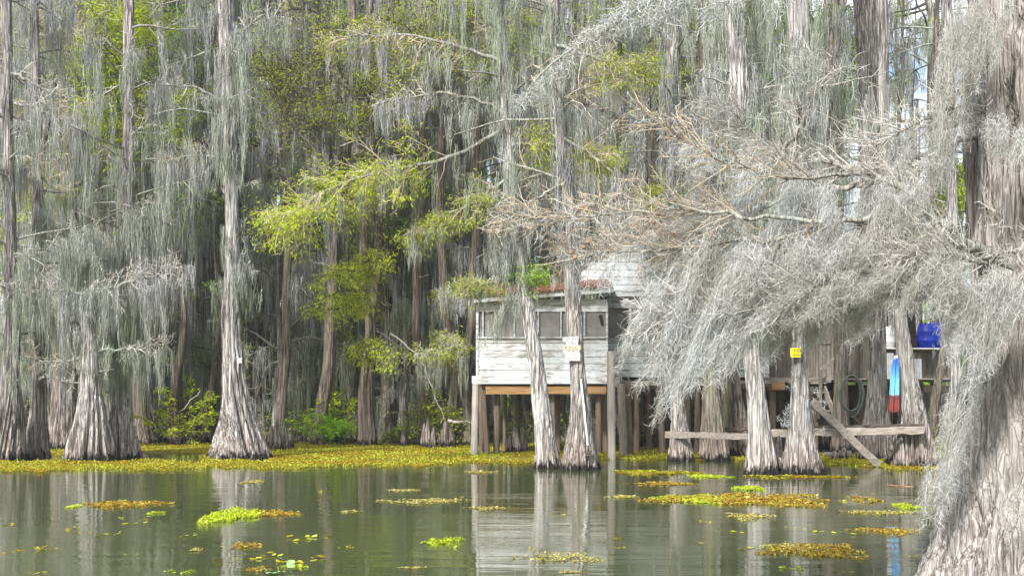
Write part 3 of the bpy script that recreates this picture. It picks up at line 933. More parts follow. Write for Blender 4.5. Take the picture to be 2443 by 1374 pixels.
# trunks one can pick out in the photograph: (variant, px, distance, girth, lean, label)
PICK = [
    (1, 122, 43, 1.0, 0, 'thin grey cypress behind the two dark trunks at the left edge'),
    (0, 345, 44, 1.1, .01, 'brown flared cypress just right of the stout pale pair'),
    (3, 372, 47, 1.0, -.01, 'grey buttressed cypress behind the right foot of the pale pair'),
    (1, 268, 52, .9, .02, 'moss-hung cypress seen between the forked tree and the pale pair'),
    (4, 500, 46, 1.3, 0, 'thin dark straight cypress just left of the tall wide-based tree'),
    (0, 604, 48, 1.0, -.012, 'reddish straight cypress right behind the tall wide-based tree'),
    (2, 632, 46, .8, .01, 'thin brown cypress beside the reddish straight one'),
    (0, 716, 52, 1.15, -.03, 'reddish cypress with peeling bark midway between wide-based tree and cabin'),
    (1, 690, 58, .8, .02, 'slim grey cypress behind the knees by the bank'),
    (0, 852, 46, 1.1, .01, 'ribbed brown cypress, left one of the two at the bank by the shrubs'),
    (2, 922, 45, 1.25, -.012, 'dark-footed cypress, right one of the two at the bank by the shrubs'),
    (1, 782, 56, .9, 0, 'grey cypress behind the low bright green branch'),
    (3, 985, 47, .9, .015, 'heavily draped cypress left of the cabin'),
    (1, 1052, 50, .95, -.02, 'grey leaning cypress two trunks left of the cabin corner'),
    (2, 1098, 52, 1.0, .012, 'narrow cypress touching the left corner of the cabin'),
    (5, 450, 54, 1.0, .0, 'leafy cypress behind the fallen sticks on the bank'),
    (0, 1545, 46, 1.1, -.05, 'dark curved cypress with a heavy side limb above the cabin gable'),
    (3, 1480, 49, .9, .01, 'draped grey cypress rising behind the cabin gable'),
    (1, 1645, 48, 1.0, .0, 'grey cypress rising behind the cabin, right of the gable'),
    (2, 1835, 44, 1.1, -.05, 'dark slanting cypress with a snapped lower end above the shed'),
    (6, 2128, 50, 1.4, .01, 'thin dark trunk against the blue gap, leftmost of the bare ones'),
    (6, 2158, 55, 1.1, -.008, 'hair-thin dark trunk in the blue gap beside the leftmost bare one'),
    (6, 2212, 52, 1.5, .012, 'bare dark trunk in the middle of the blue gap above the deck'),
    (5, 2248, 43, 1.05, 0, 'thick cypress trunk rising above the deck end by the big shaggy trunk'),
    (6, 2300, 50, 1.5, .0, 'bare dark trunk right beside the big foreground tree'),
    (1, 1965, 50, 1.0, .01, 'draped cypress behind the shed door'),
    (4, 1150, 56, 1.3, .0, 'slim leafy cypress rising behind the cabin left end'),
    (3, 1270, 50, 1.0, -.01, 'thick draped cypress rising right behind the cabin screens'),
]
for (v, px, d, s, ln, lab) in PICK:
    place(v, px, d, s, rs.random() * 6.28, ln, lab, 'cypress trunks of the flooded forest')
CURT = [(7, 655, 44.5, .9, 'moss-curtained slim cypress over the clump of knees'), (8, 735, 46.5, .9, 'moss-curtained cypress rising behind the broad-leaved shrub'),
        (7, 800, 47.5, 1.0, 'moss-curtained cypress behind the taller yellow-green shrub'), (8, 895, 48.5, .8, 'moss-curtained slim cypress between the ribbed and the dark-footed trunk'),
        (7, 955, 44.8, .9, 'moss-curtained cypress at the little green tuft on the bank'), (8, 1018, 46, .9, 'moss-curtained cypress behind the narrow knees on the bank'),
        (7, 1080, 47.5, 1.0, 'moss-curtained cypress in the ragged bush by the cabin'), (8, 420, 46, .8, 'moss-curtained slim cypress behind the dark broken bough'),
        (7, 545, 47.5, .9, 'moss-curtained cypress directly behind the tall wide-based tree'), (7, 235, 46.5, .9, 'moss-curtained cypress behind the stout broken-topped tree'),
        (8, 60, 46, .9, 'moss-curtained cypress behind the two left edge trunks'), (7, 1410, 47, .9, 'moss-curtained cypress seen under and over the cabin middle'),
        (8, 1700, 48, .9, 'moss-curtained cypress behind the roof, over the plank rail'), (7, 475, 50, .9, 'moss-curtained cypress behind the small bush by the thin dark trunk')]
for (v, px, d, s, lab) in CURT:
    place(v, px, d, s, rs.random() * 6.28, rs.uniform(-.02, .02), lab, 'moss-curtained trees along the bank')
# the rest of the wood: nothing tells these apart
cells = []
for row, d in enumerate((47.5, 52, 56.5, 61.5, 67, 73)):
    half = 1500 / F * d + 2
    step = (2.7, 2.6, 2.5, 2.5, 2.6, 2.7)[row]
    x = -half + rs.random() * step
    while x < half:
        cells.append((x + rs.uniform(-.8, .8), d + rs.uniform(-2.2, 2.2)))
        x += step
for (x, d) in cells:
    px = CX + x / d * F
    if 1990 < px < 2600 and rs.random() < 0.88:
        continue
    right = 1980 < px < 2600
    v = 6 if right else rs.choice([0, 1, 1, 3, 3, 2, 5, 4])
    zone = 'left' if px < 640 else 'mid' if px < 1120 else 'cabin' if px < 1560 else 'shed' if px < 2040 else 'gap' if px < 2600 else 'beyond'
    lab = {'left': 'moss-hung cypress deep in the wood behind the wide-based trees',
           'mid': 'moss-hung cypress deep in the wood behind the green shrubs on the bank',
           'cabin': 'moss-hung cypress deep in the wood behind the white cabin',
           'shed': 'moss-hung cypress deep in the wood behind the plank shed',
           'beyond': 'moss-hung cypress deep in the wood past the big shaggy foreground trunk',
           'gap': 'spindly dark tree standing against the blue sky behind the deck end'}[zone]
    place(v, px, d, rs.uniform(.5, .95), rs.random() * 6.28, rs.uniform(-.025, .025), lab, {'gap': 'spindly trees in the sky gap'}.get(zone, 'cypresses deep in the wood, ' + zone + ' stretch'), rs.uniform(-.02, .02))

# far-off wood: one mass
g = np.random.default_rng(77)
mb = MB()
nT = 240
fx = g.uniform(-48, 48, nT)
fy = g.uniform(79, 112, nT)
keep = ~((fx / fy * F + CX > 2000) & (g.random(nT) < .75))
fx, fy = fx[keep], fy[keep]
nT = len(fx)
zz = np.linspace(0, 27, 9)
pl = np.stack([np.repeat(fx[:, None], 9, 1) + np.cumsum(g.normal(size=(nT, 9)) * .12, 1), np.repeat(fy[:, None], 9, 1), np.repeat(zz[None], nT, 0)], -1)
mb.add(tube(pl, np.linspace(.24, .09, 9)[None] * g.uniform(.5, 1.3, (nT, 1)), 7, g), 0, True)
br = side_shoots(pl, nT * 22, 3.6, g, 1.0, (0, 0, .2), 6, .15, .1)
bpx = br[:, 0, 0] / br[:, 0, 1] * F + CX
br = br[(bpx < 1960) | (g.random(len(br)) < .3)]
mb.add(ribbon(br, np.linspace(.05, .02, 6)[None], g), 1)
bl = br[br[:, 0, 0] / br[:, 0, 1] * F + CX < 1960]
src = br.reshape(-1, 3)
px_ = src[:, 0] / src[:, 1] * F + CX
src = src[px_ < 1960]
tp = src[g.integers(0, len(src), 4200)]
mb.add(hang(tp, g.uniform(.8, 3.2, 4200), g.uniform(.08, .25, 4200), 9, g, .04, 4, (0, 0), .05), 2)
mb.add(fronds(bl, 110000, g, .32, .11, .45), 3)
ux = g.uniform(-62, 62, 26000)
uy = g.uniform(76, 108, 26000)
us = np.stack([ux, uy, 7.5 * g.random(26000) ** 1.6], 1)
mb.add(fronds(np.stack([us, us + g.normal(size=us.shape) * .8], 1), 60000, g, .5, .3, .5), 4)
o = mb.build('distant_wood', [M['bark_ruddy'], M['twig_dark'], M['moss'], M['leaf'], M['leaf_green']])
tag(o, 'dim tangle of far trunks, moss and young leaves closing the view', 'woodland', None, 'stuff')

# ------------------------------------------------------------------ green branches of particular forest trees


def leafy_limb(px0, py0, pts, d, seed, leaf, lmat, label, cat='tree', r=.05, twigs=40, ln=2.1, moss=0, mlen=1.0, w=17, tmat='twig_dark', ll=.12, lw=.034, bm='bark_ruddy'):
    """a slim tree whose leafy limbs show in front of the wood"""
    base_py = HY + F * CH / d
    fw = -max(0.0, min(5.0, d - 37.5))
    limbs = [dict(pts=[(px0, p[0][1] + 12)] + [(a[0], a[1], fw * f) for a, f in zip(p, (.45, .8, 1))], r=r, twigs=twigs, len=ln, leaf=leaf, lmat=M[lmat], moss=moss, mlen=mlen, tmat=M[tmat], ll=ll, lw=lw, mat=M['limb_dark']) for p in pts]
    return hero_tree('cypress_tree', label, [(px0, base_py, w * 2.4), (px0, base_py - 40, w * 1.5), (px0 + 2, py0 + 200, w), (px0, py0, w * .9), (px0 + 3, -20, w * .75)], d, seed, 21, bm, .9, limbs, None, (), 'twig_dark', 30, 12, .013, None, False, (5, 19), 1.2)


leafy_limb(292, 200, [[(300, 90), (260, 60), (215, 20)], [(300, 60), (340, 40), (380, 10)], [(300, 180), (270, 130), (235, 95)], [(296, 300), (260, 285), (205, 265)], [(300, 290), (340, 262), (420, 258)], [(296, 250), (250, 225), (205, 215)]], 42, 201, 4200, 'leaf', 'cypress with bright yellow-green sprays left of the tall wide-based tree', moss=8, ll=.15)
leafy_limb(668, 300, [[(668, 120), (630, 125), (585, 130)], [(668, 185), (630, 178), (588, 182)], [(672, 160), (720, 150), (778, 170)], [(668, 250), (720, 238), (770, 235)], [(672, 205), (740, 215), (780, 205)]], 43, 202, 1300, 'leaf', 'cypress with layered flat sprays of fresh green right of the wide-based tree', moss=6)
leafy_limb(880, 300, [[(880, 235), (905, 190), (950, 180)], [(880, 235), (840, 240), (800, 250)], [(880, 120), (840, 105), (800, 70)], [(885, 480), (850, 470), (800, 500)], [(882, 240), (930, 235), (980, 250)]], 42.5, 203, 1900, 'leaf', 'slim mossy cypress with yellowish tufts halfway to the cabin', moss=14, mlen=1.4)
leafy_limb(870, 640, [[(870, 650), (820, 640), (760, 660)], [(872, 690), (820, 690), (745, 722)], [(868, 720), (800, 735), (730, 745)], [(872, 620), (900, 618), (925, 615)], [(870, 830), (905, 820), (945, 870)]], 42.5, 204, 2300, 'leaf', 'small cypress holding the low bright green branch over the bank', r=.035, ln=.9)
leafy_limb(1060, 740, [[(1060, 850), (1030, 835), (1000, 840)], [(1060, 700), (1100, 685), (1150, 700)], [(1060, 800), (1085, 815), (1100, 830)]], 42.5, 205, 1800, 'leaf_olive', 'thin cypress with a drooping bare stick, left of the cabin corner', r=.03, ln=.7, moss=26, mlen=1.3, w=22, tmat='twig_pale')
leafy_limb(1590, 470, [[(1590, 450), (1630, 430), (1680, 440)], [(1590, 430), (1620, 410), (1660, 410)], [(1590, 480), (1640, 470), (1690, 480)], [(1590, 480), (1560, 470), (1540, 500)]], 36.8 + 5, 206, 3200, 'leaf', 'cypress with a bright green spray above the cabin roof', ln=1.0, moss=10)
leafy_limb(1965, 240, [[(1965, 230), (2000, 200), (2050, 180)], [(1965, 250), (2000, 260), (2040, 270)], [(1965, 170), (1930, 150), (1900, 140)], [(1965, 60), (1935, 50), (1905, 62)], [(1965, 200), (1990, 150), (2010, 110)]], 41, 207, 2600, 'leaf_green', 'cypress with dull olive-green foliage left of the broad straight one', moss=6)
leafy_limb(2228, 430, [[(2228, 460), (2255, 455), (2290, 460)], [(2228, 420), (2260, 408), (2300, 400)]], 36, 208, 2200, 'leaf', 'slim cypress with a lit green spray beside the foreground trunk', w=16, r=.025, ln=.7)
leafy_limb(1515, 150, [[(1515, 130), (1560, 110), (1620, 90)], [(1515, 110), (1460, 95), (1420, 110)], [(1515, 60), (1570, 45), (1650, 60)], [(1515, 30), (1470, 20), (1430, -10)]], 41.5, 209, 2600, 'leaf_olive', 'mossy olive-leaved cypress above the cabin gable', moss=40, mlen=1.8)
leafy_limb(1005, 120, [[(1005, 90), (960, 60), (900, 40)], [(1005, 60), (1060, 40), (1120, 20)], [(1005, 150), (960, 140), (915, 150)]], 43, 210, 3200, 'leaf_olive', 'draped olive-leaved cypress between the yellowish tufts and the leaning cabin tree', moss=50, mlen=1.9)
leafy_limb(420, 520, [[(420, 120), (440, 70), (470, 20)], [(420, 500), (450, 480), (480, 470)], [(420, 380), (400, 370), (370, 380)]], 43, 211, 2200, 'leaf_green', 'moss-curtained cypress left of the thin dark straight trunk', moss=60, mlen=2.2)

leafy_limb(1120, 60, [[(1120, 50), (1180, 40), (1240, 60)], [(1120, 30), (1060, 10), (1000, 20)], [(1120, 100), (1160, 120), (1250, 110)]], 42.5, 213, 4000, 'leaf_olive', 'slim olive-leaved cypress just left of the leaning cabin tree high up', moss=24, mlen=1.4, w=16)
leafy_limb(760, 60, [[(760, 70), (800, 60), (870, 80)], [(760, 30), (720, 20), (660, 30)], [(760, 300), (720, 320), (670, 330)]], 43, 214, 900, 'leaf', 'leafy cypress between the layered green one and the yellowish tufts', moss=16, mlen=1.4, w=22)
leafy_limb(1690, 120, [[(1690, 100), (1650, 110), (1600, 130)], [(1690, 60), (1720, 40), (1760, 50)], [(1690, 180), (1660, 200), (1600, 190)]], 40, 215, 4000, 'leaf_olive', 'olive-leaved cypress over the plank rail, left of the bent pale one high up', moss=20, mlen=1.6, w=20)
leafy_limb(120, 90, [[(120, 80), (90, 60), (40, 50)], [(120, 110), (160, 100), (210, 90)], [(120, 440), (90, 430), (50, 440)], [(120, 720), (95, 710), (60, 715)]], 42, 216, 2600, 'leaf_olive', 'cypress with thin olive sprays near the left edge', moss=30, mlen=1.8, w=20, tmat='twig_tan')

# the dark limb that crosses behind the leaning cabin tree
hero_tree('cypress_tree', 'dark cypress whose long black limb sags leftwards over the cabin roof', [
    (1590, 1070, 70), (1588, 1030, 48), (1582, 900, 36), (1572, 700, 34), (1562, 520, 34), (1545, 400, 32), (1556, 200, 30), (1562, 0, 28)], 40.5, 212, 20, 'limb_dark', .8,
    [dict(pts=[(1548, 400), (1520, 320), (1430, 252), (1330, 232), (1230, 205), (1110, 190), (1040, 145)], r=.11, twigs=30, len=1.2, moss=110, mlen=2.0, mat=M['limb_dark'], tmat=M['twig_dark'], mn=24),
     dict(pts=[(1550, 420), (1500, 390), (1450, 360)], r=.05, twigs=20, len=1.2, moss=50, mlen=2.0, mat=M['limb_dark'])], None, (), 'twig_dark', 30, 22, .013, None, False, (6, 19), 1.3)

# ------------------------------------------------------------------ big foreground tree
DN = 9.6


def near_tree():
    rng = np.random.default_rng(400)
    ctrl = [(2560, 1470, 800), (2560, 1374, 652), (2560, 1260, 590), (2560, 1150, 548), (2562, 1020, 490), (2566, 900, 440), (2570, 780, 415), (2572, 650, 425), (2572, 540, 440), (2574, 400, 455), (2578, 250, 470), (2582, 100, 490), (2586, -50, 500), (2590, -600, 470)]
    zs, X, RR = trunk_path(ctrl, DN, 13, 0.02, 8)
    x0 = float(np.interp(0, zs, X))
    root = empty('cypress_tree', (x0, DN, 0))
    tag(root, 'huge shaggy-barked cypress at the right edge, moss streaming off its low limbs', 'tree')
    nseg = 360

    def det(TH, Z):
        u = TH / (2 * math.pi)
        w = vnoise(u * 10, Z * 1.1, 10, 5) * 2.2
        out = 0
        for f, zf, a, s in ((40, .9, .062, 1), (84, 1.7, .040, 2), (170, 4.0, .016, 3)):
            n = vnoise(u * f + w * f / 46.0, Z * zf, f, s)
            out = out + a * (1 - np.abs(2 * n - 1) * 1.6)
        return out
    Y = np.zeros_like(X)
    mb = MB()
    mb.add(trunk_mesh(zs, X - x0, Y, RR, nseg, rng, 1.1, .72, 0.018, det), 0, True)
    mb.build('trunk', M['bark_near'], root)
    off = np.array([x0, DN, 0])

    def Q(px, py, dd=0.0):
        return P(px, py, DN + dd) - off
    limbs = [
        # heavy low stub and what grows from it
        ([(2390, 620, -.1), (2310, 585, -.35), (2240, 530, -.5), (2160, 450, -.6), (2060, 412, -.6), (1960, 385, -.5)], .062, M['limb']),
        ([(2100, 430, -.6), (2000, 455, -.5), (1900, 400, -.4), (1800, 345, -.3), (1745, 260, -.3)], .026, M['limb']),
        ([(1860, 380, -.4), (1930, 270, -.5), (1965, 140, -.5)], .02, M['limb']),
        ([(2200, 490, -.6), (2050, 520, -.7), (1900, 560, -.8), (1700, 590, -.8), (1500, 600, -.7), (1350, 610, -.6)], .024, M['limb']),
        ([(2060, 412, -.6), (1900, 430, -.9), (1750, 395, -1.0), (1620, 330, -1.0), (1530, 260, -.9)], .016, M['limb']),
        ([(1960, 530, -.8), (1800, 520, -.9), (1600, 500, -.9), (1420, 515, -.8), (1250, 520, -.7)], .017, M['limb']),
        ([(1880, 470, -.5), (1760, 520, -.4), (1600, 560, -.2), (1450, 570, 0)], .014, M['limb']),
        ([(2420, 300, .1), (2340, 262, -.3), (2280, 255, -.4), (2180, 300, -.5), (2080, 350, -.5)], .018, M['limb']),
        ([(2420, 340, .2), (2300, 330, 0), (2200, 380, .1), (2130, 420, .1)], .024, M['limb']),
        ([(2420, 640, -.5), (2330, 625, -.65), (2240, 600, -.8), (2120, 620, -.9)], .018, M['limb']),
        ([(2160, 640, -.8), (2020, 690, -.9), (1850, 720, -.9), (1700, 740, -.9), (1560, 770, -.8)], .013, M['limb']),
        ([(2330, 620, -.6), (2420, 600, -.75), (2500, 620, -.75)], .016, M['limb']),
    ]
    axes = []
    for i, (pts, r, m) in enumerate(limbs):
        line = resample(np.array([Q(*a) for a in pts]), 22)[None]
        line[0, 2:-1] += rng.normal(size=(19, 3)) * 0.012
        mb = MB()
        mb.add(tube(line, np.linspace(r, max(.004, r * .22), 22)[None], 9, rng), 0, True)
        n = 34 if i in (0, 1, 4) else 46
        if i in (2, 8):
            n = 12
        if i == 11:
            n = 8
        bias = (-.55, 0, .12) if i in (1, 3, 4, 5, 6) else (-.35, 0, .12)
        s1 = side_shoots(line, n, .62, rng, .75, bias, 7, .09, .2)
        mb.add(tube(s1, np.linspace(.0055, .0022, 7)[None], 4, rng), 1)
        s2 = side_shoots(s1, n * 6, .30, rng, .75, tuple(.8 * b for b in bias), 6, .13, .1)
        mb.add(ribbon(s2, np.linspace(.0045, .0025, 6)[None], rng), 1)
        s3 = side_shoots(s2, n * 9, .13, rng, .9, (-.2, 0, 0), 4, .2, .1)
        mb.add(ribbon(s3, np.linspace(.0035, .002, 4)[None], rng), 1)
        mb.build('branch', [m, M['twig_tan'] if i in (3, 4, 5, 6) else M['twig_pale']], root)
        axes.append((line, s1))
        # loose curls caught along the twigs
        cm = MB()
        src = np.concatenate([s1.reshape(-1, 3), line.reshape(-1, 3)])
        nc = 700 if i in (3, 5, 6, 10) else 420
        st = src[rng.integers(0, len(src), nc)] + rng.normal(size=(nc, 3)) * .035
        p = walk(st, rng.normal(size=(nc, 3)) * .7 + np.array([-.35, 0, -.8]), rng.uniform(.04, .16, nc), 6, rng, .42, .1)
        cm.add(ribbon(p, .0036 * rng.uniform(.6, 1.3, (nc, 1)) * np.linspace(1, .5, 6)[None], rng))
        cm.build('moss_foliage', M['moss_near'], root)
    # streaming beards: top, bottom, width, how many curls, depth
    B = [((1700, 620), (1532, 1040), 70, 1500, -.8), ((1640, 640), (1496, 905), 74, 1300, -.75), ((1760, 600), (1600, 905), 120, 2600, -.8),
         ((1830, 590), (1680, 890), 115, 2600, -.8), ((1860, 560), (1755, 905), 110, 2500, -.7), ((1930, 520), (1800, 840), 120, 2800, -.7),
         ((1985, 440), (1870, 800), 120, 3000, -.65), ((1950, 420), (1890, 640), 90, 1500, -.5), ((2060, 440), (1960, 790), 110, 2600, -.6),
         ((2120, 430), (2030, 700), 100, 2200, -.6), ((2210, 480), (2070, 735), 90, 1900, -.75), ((2170, 420), (2110, 660), 80, 1800, -.7),
         ((2310, 610), (2205, 765), 90, 1300, -.8), ((2290, 620), (2262, 760), 60, 700, -.85), ((2345, 640), (2290, 940), 90, 2200, -.85),
         ((2250, 600), (2150, 745), 80, 1200, -.85), ((2390, 640), (2340, 860), 80, 1000, -.85), ((2440, 650), (2415, 800), 80, 600, -.85),
         ((1880, 640), (1730, 800), 130, 2200, -.9), ((2020, 600), (1900, 740), 130, 2000, -.9), ((2120, 610), (2000, 700), 110, 1300, -.9),
         ((2250, 260), (2225, 470), 60, 900, -.4), ((2160, 310), (2130, 440), 60, 600, -.4), ((2320, -40), (2268, 400), 70, 1800, -.45), ((2355, -60), (2318, 230), 60, 900, -.7),
         ((2440, 270), (2405, 400), 90, 700, -.85),
         ((2310, 860), (2240, 1200), 60, 900, -.5), ((2262, 1080), (2225, 1260), 44, 600, -.3), ((2443, 1150), (2425, 1280), 40, 120, -1.0),
         ((1730, 500), (1600, 640), 90, 900, -.6), ((1600, 560), (1540, 700), 80, 800, -.6), ((1470, 600), (1420, 700), 40, 240, -.6), ((1900, 430), (1760, 600), 130, 1500, -.5), ((1680, 340), (1640, 420), 60, 300, -.5), ((1830, 330), (1770, 430), 70, 500, -.4),
         ((1980, 760), (1905, 830), 40, 300, -.6), ((2070, 720), (1990, 800), 60, 500, -.7)]
    for (a, b, w, n, dd) in B:
        mb = MB()
        wa = w / F * DN
        A_, B_ = Q(a[0], a[1], dd), Q(b[0], b[1], dd - .1)
        sx_ = nrm(np.cross(B_ - A_, np.array([0, 1.0, 0])))
        for j in range(4):
            o_ = sx_ * wa * ((j - 1.5) * .42 + rng.normal() * .12) + np.array([0, rng.normal() * .08, 0])
            t0_, t1_ = rng.uniform(-.04, .32), rng.uniform(.62, 1.06)
            a_, b_ = A_ + (B_ - A_) * t0_ + o_, A_ + (B_ - A_) * t1_ + o_ * .6
            mb.add(curls(a_, b_, wa * .42, wa * .14, int(n * .27), rng, .085, .0028))
            mb.add(strands_axis(a_, b_, wa * .36, n // 8, rng, .0028))
        mb.build('moss_foliage', M['moss_near'], root)
    # pale mossy twig dropping in from a limb high above the picture
    up = resample(np.array([Q(2480, -250, -.2), Q(2200, -260, -.8), Q(1900, -180, -1.0), Q(1650, -60, -1.1), Q(1480, 50, -1.1), Q(1340, 130, -1.1), Q(1270, 190, -1.1), Q(1240, 245, -1.1)]), 40)[None]
    mb = MB()
    mb.add(tube(up, np.linspace(.05, .004, 40)[None], 9, rng), 0, True)
    s1 = side_shoots(up[:, 14:], 60, .28, rng, .8, (-.4, 0, -.2), 6, .2)
    mb.add(ribbon(s1, np.linspace(.005, .003, 6)[None], rng), 1)
    mb.build('branch', [M['limb'], M['twig_pale']], root)
    mb = MB()
    for (a, b, w, n) in (((1560, -20), (1400, 95), 70, 700), ((1420, 80), (1240, 245), 42, 520), ((1640, -60), (1560, 60), 110, 900), ((1520, 30), (1420, 130), 60, 260), ((1780, -120), (1700, 40), 110, 700), ((1900, -160), (1850, 30), 90, 500)):
        wa = w / F * DN
        mb.add(curls(Q(a[0], a[1], -1.1), Q(b[0], b[1], -1.1), wa, wa * .4, n, rng, .09, .0042))
    mb.build('moss_foliage', M['moss_near'], root)
    # round cones at twig ends
    for (cx_, cy_) in ((1388, 497), (1400, 500), (1377, 503), (1362, 602), (1392, 590), (1400, 578), (1560, 530), (1372, 614), (1605, 560), (1590, 330), (1700, 560), (1490, 520), (1455, 512)):
        c = Q(cx_, cy_, -.75)
        u = np.linspace(.05, math.pi - .05, 7)
        line = np.stack([np.zeros(7) + c[0], np.zeros(7) + c[1], c[2] - .016 * np.cos(u)], 1)[None]
        mb = MB()
        mb.add(tube(line, (.016 * np.sin(u) * (1 + .12 * rng.normal(size=7)))[None], 9, rng), 0, True)
        mb.build('cone', M['cone'], root)
    # torn dark hollow with ruddy heartwood on the trunk face
    return root


near_tree()

# ------------------------------------------------------------------ cabin on stilts
DC = dist(1085)
WK = DC / F


def wx(px, d=DC):
    return (px - CX) / F * d


def wz(py, d=DC):
    return CH + (HY - py) / F * d


def siding(mb, x0, x1, z0, z1, y, h, mat=0, seed=0, gaps=0.012):
    g = np.random.default_rng(seed)
    z = z0
    while z < z1 - 0.02:
        hh = min(h * g.uniform(.92, 1.08), z1 - z)
        # a board may be made of two lengths
        cuts = [x0, x1] if g.random() < .5 else [x0, g.uniform(x0 + .2 * (x1 - x0), x1 - .2 * (x1 - x0)), x1]
        for a, b in zip(cuts[:-1], cuts[1:]):
            mb.box(((a + b) / 2, y + g.normal() * .003, z + hh / 2), (b - a - .004, .025, hh - gaps), (R(-3.0) + g.normal() * .006, g.normal() * .0015, 0), mat)
        z += hh


def vplanks(mb, x0, x1, z0, z1, y, w, mat=0, seed=0, rag=.05):
    g = np.random.default_rng(seed)
    x = x0
    while x < x1 - .02:
        ww = min(w * g.uniform(.8, 1.2), x1 - x)
        a, b = z0 - g.random() * rag, z1 + g.normal() * .01
        mb.box((x + ww / 2, y + g.normal() * .006, (a + b) / 2), (ww - .008, .024, b - a), (0, g.normal() * .006, 0), mat)
        x += ww


cab = empty('stilt_cabin', (0.85, DC, 0))
tag(cab, 'weathered white board cabin with screened windows, standing on stilts over the water', 'cabin')
C0 = np.array([0.85, DC, 0])
XL, XR = wx(1137) - C0[0], wx(1449) - C0[0]
ZB, ZS, ZW, ZT = wz(898), wz(806), wz(744), wz(722)
mb = MB()
siding(mb, XL, XR, ZB, ZS - .02, 0, .19, 0, 3)
mb.box(((XL + XR) / 2, .03, (ZB + ZS) / 2), (XR - XL - .02, .02, ZS - ZB - .05))
mb.box((XL + .02, -.03, (ZB + ZT) / 2), (.07, .05, ZT - ZB))
mb.box((XR - .02, -.03, (ZB + ZT) / 2), (.06, .05, ZT - ZB))
# left side wall, going back
siding_n = int((ZT - ZB) / .19)
for i in range(siding_n):
    mb.box((XL - .0, 1.45, ZB + .19 * (i + .5)), (.025, 2.8, .184), (0, R(3), 0))
mb.build('wall', M['white_wood'], cab)
mb = MB()
mb.box((XL + .5 * (XR - XL), -.045, wz(906)), (XR - XL + .26, .05, wz(896) - wz(915)), (0, 0, 0))
mb.build('skirt_board', M['white_wood'], cab)
MB().box(((XL + XR) / 2, -.035, ZS + .005), (XR - XL + .04, .09, .045)).build('window_sill', M['worn_wood'], cab)
mb = MB()
siding(mb, XL, XR, ZW, ZT + .12, 0, .17, 0, 9)
mb.build('upper_wall', M['white_wood'], cab)
# screens and mullions
mul = [1137, 1152, 1227, 1284, 1338, 1394, 1448]
for a, b in zip(mul[:-1], mul[1:]):
    xa, xb = wx(a) - C0[0], wx(b) - C0[0]
    fr = MB()
    fr.box((xb, -.01, (ZS + ZW) / 2), (.05, .06, ZW - ZS))
    f = fr.build('window', M['worn_wood'], cab)
    sm = MB()
    n = 6
    g = np.random.default_rng(a)
    zz = np.linspace(ZS + .02, ZW - .005, n)
    xx = np.linspace(xa + .03, xb - .04, n)
    XX, ZZ = np.meshgrid(xx, zz)
    YY = .03 + .012 * np.sin(XX * 5 + ZZ * 4) + g.normal(size=XX.shape) * .002
    sm.add((np.stack([XX, YY, ZZ], -1).reshape(-1, 3), quads(1, n, 0, False, n)), 0, True)
    s = sm.build('screen', M['screen'], f)
# torn corner of the last screen
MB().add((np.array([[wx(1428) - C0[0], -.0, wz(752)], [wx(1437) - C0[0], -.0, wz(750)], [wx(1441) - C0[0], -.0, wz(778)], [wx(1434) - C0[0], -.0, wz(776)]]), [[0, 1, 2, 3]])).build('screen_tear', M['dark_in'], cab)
# dark room behind
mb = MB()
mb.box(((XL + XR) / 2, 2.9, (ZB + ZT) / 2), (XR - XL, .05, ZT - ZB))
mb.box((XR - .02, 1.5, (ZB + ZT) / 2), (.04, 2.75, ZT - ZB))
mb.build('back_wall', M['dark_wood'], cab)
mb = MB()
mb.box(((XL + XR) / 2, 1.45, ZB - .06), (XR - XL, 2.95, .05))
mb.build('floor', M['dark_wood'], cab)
# fascia, roof
tilt = math.atan2(wz(692) - wz(716), wx(1440) - wx(1120))
xm = (wx(1116) + wx(1462)) / 2 - C0[0]
zm = (wz(719) + wz(693)) / 2
MB().box((xm, -.33, zm + .0), (wx(1462) - wx(1116), .04, .15), (0, -tilt, 0)).build('fascia', M['white_wood'], cab)
mb = MB()
nx, ny = 90, 12
u = np.linspace(wx(1112) - C0[0], wx(1462) - C0[0], nx)
vv = np.linspace(-.42, 3.1, ny)
U, V_ = np.meshgrid(u, vv)
g = np.random.default_rng(8)
Zr = zm + .10 + (U - xm) * math.tan(tilt) + (V_ + .42) * .16 + .014 * np.sin(U * 42) + g.normal(size=U.shape) * .008
top = np.stack([U, V_, Zr], -1).reshape(-1, 3)
bot = top - np.array([0, 0, .03])
mb.add((top, quads(1, ny, 0, False, nx)))
mb.add((bot, quads(1, ny, 0, False, nx)[:, ::-1]))
e = np.vstack([top[:nx], bot[:nx]])
mb.add((e, np.stack([np.arange(nx - 1), np.arange(nx - 1) + nx, np.arange(1, nx) + nx, np.arange(1, nx)], 1)))
mb.build('roof', M['rust'], cab)
# leaf litter lying on the rusty roof edge
g = np.random.default_rng(9)
n = 420
st = np.stack([g.uniform(u[0], u[-1], n), g.uniform(-.4, .5, n), np.zeros(n)], 1)
st[:, 2] = zm + .11 + (st[:, 0] - xm) * math.tan(tilt) + (st[:, 1] + .42) * .16
pl = walk(st, g.normal(size=(n, 3)) * np.array([1, 1, .15]), g.uniform(.04, .12, n), 3, g, .2)
MB().add(ribbon(pl, .012, g)).build('leaf_litter', M['cone'], cab)['kind'] = 'stuff'
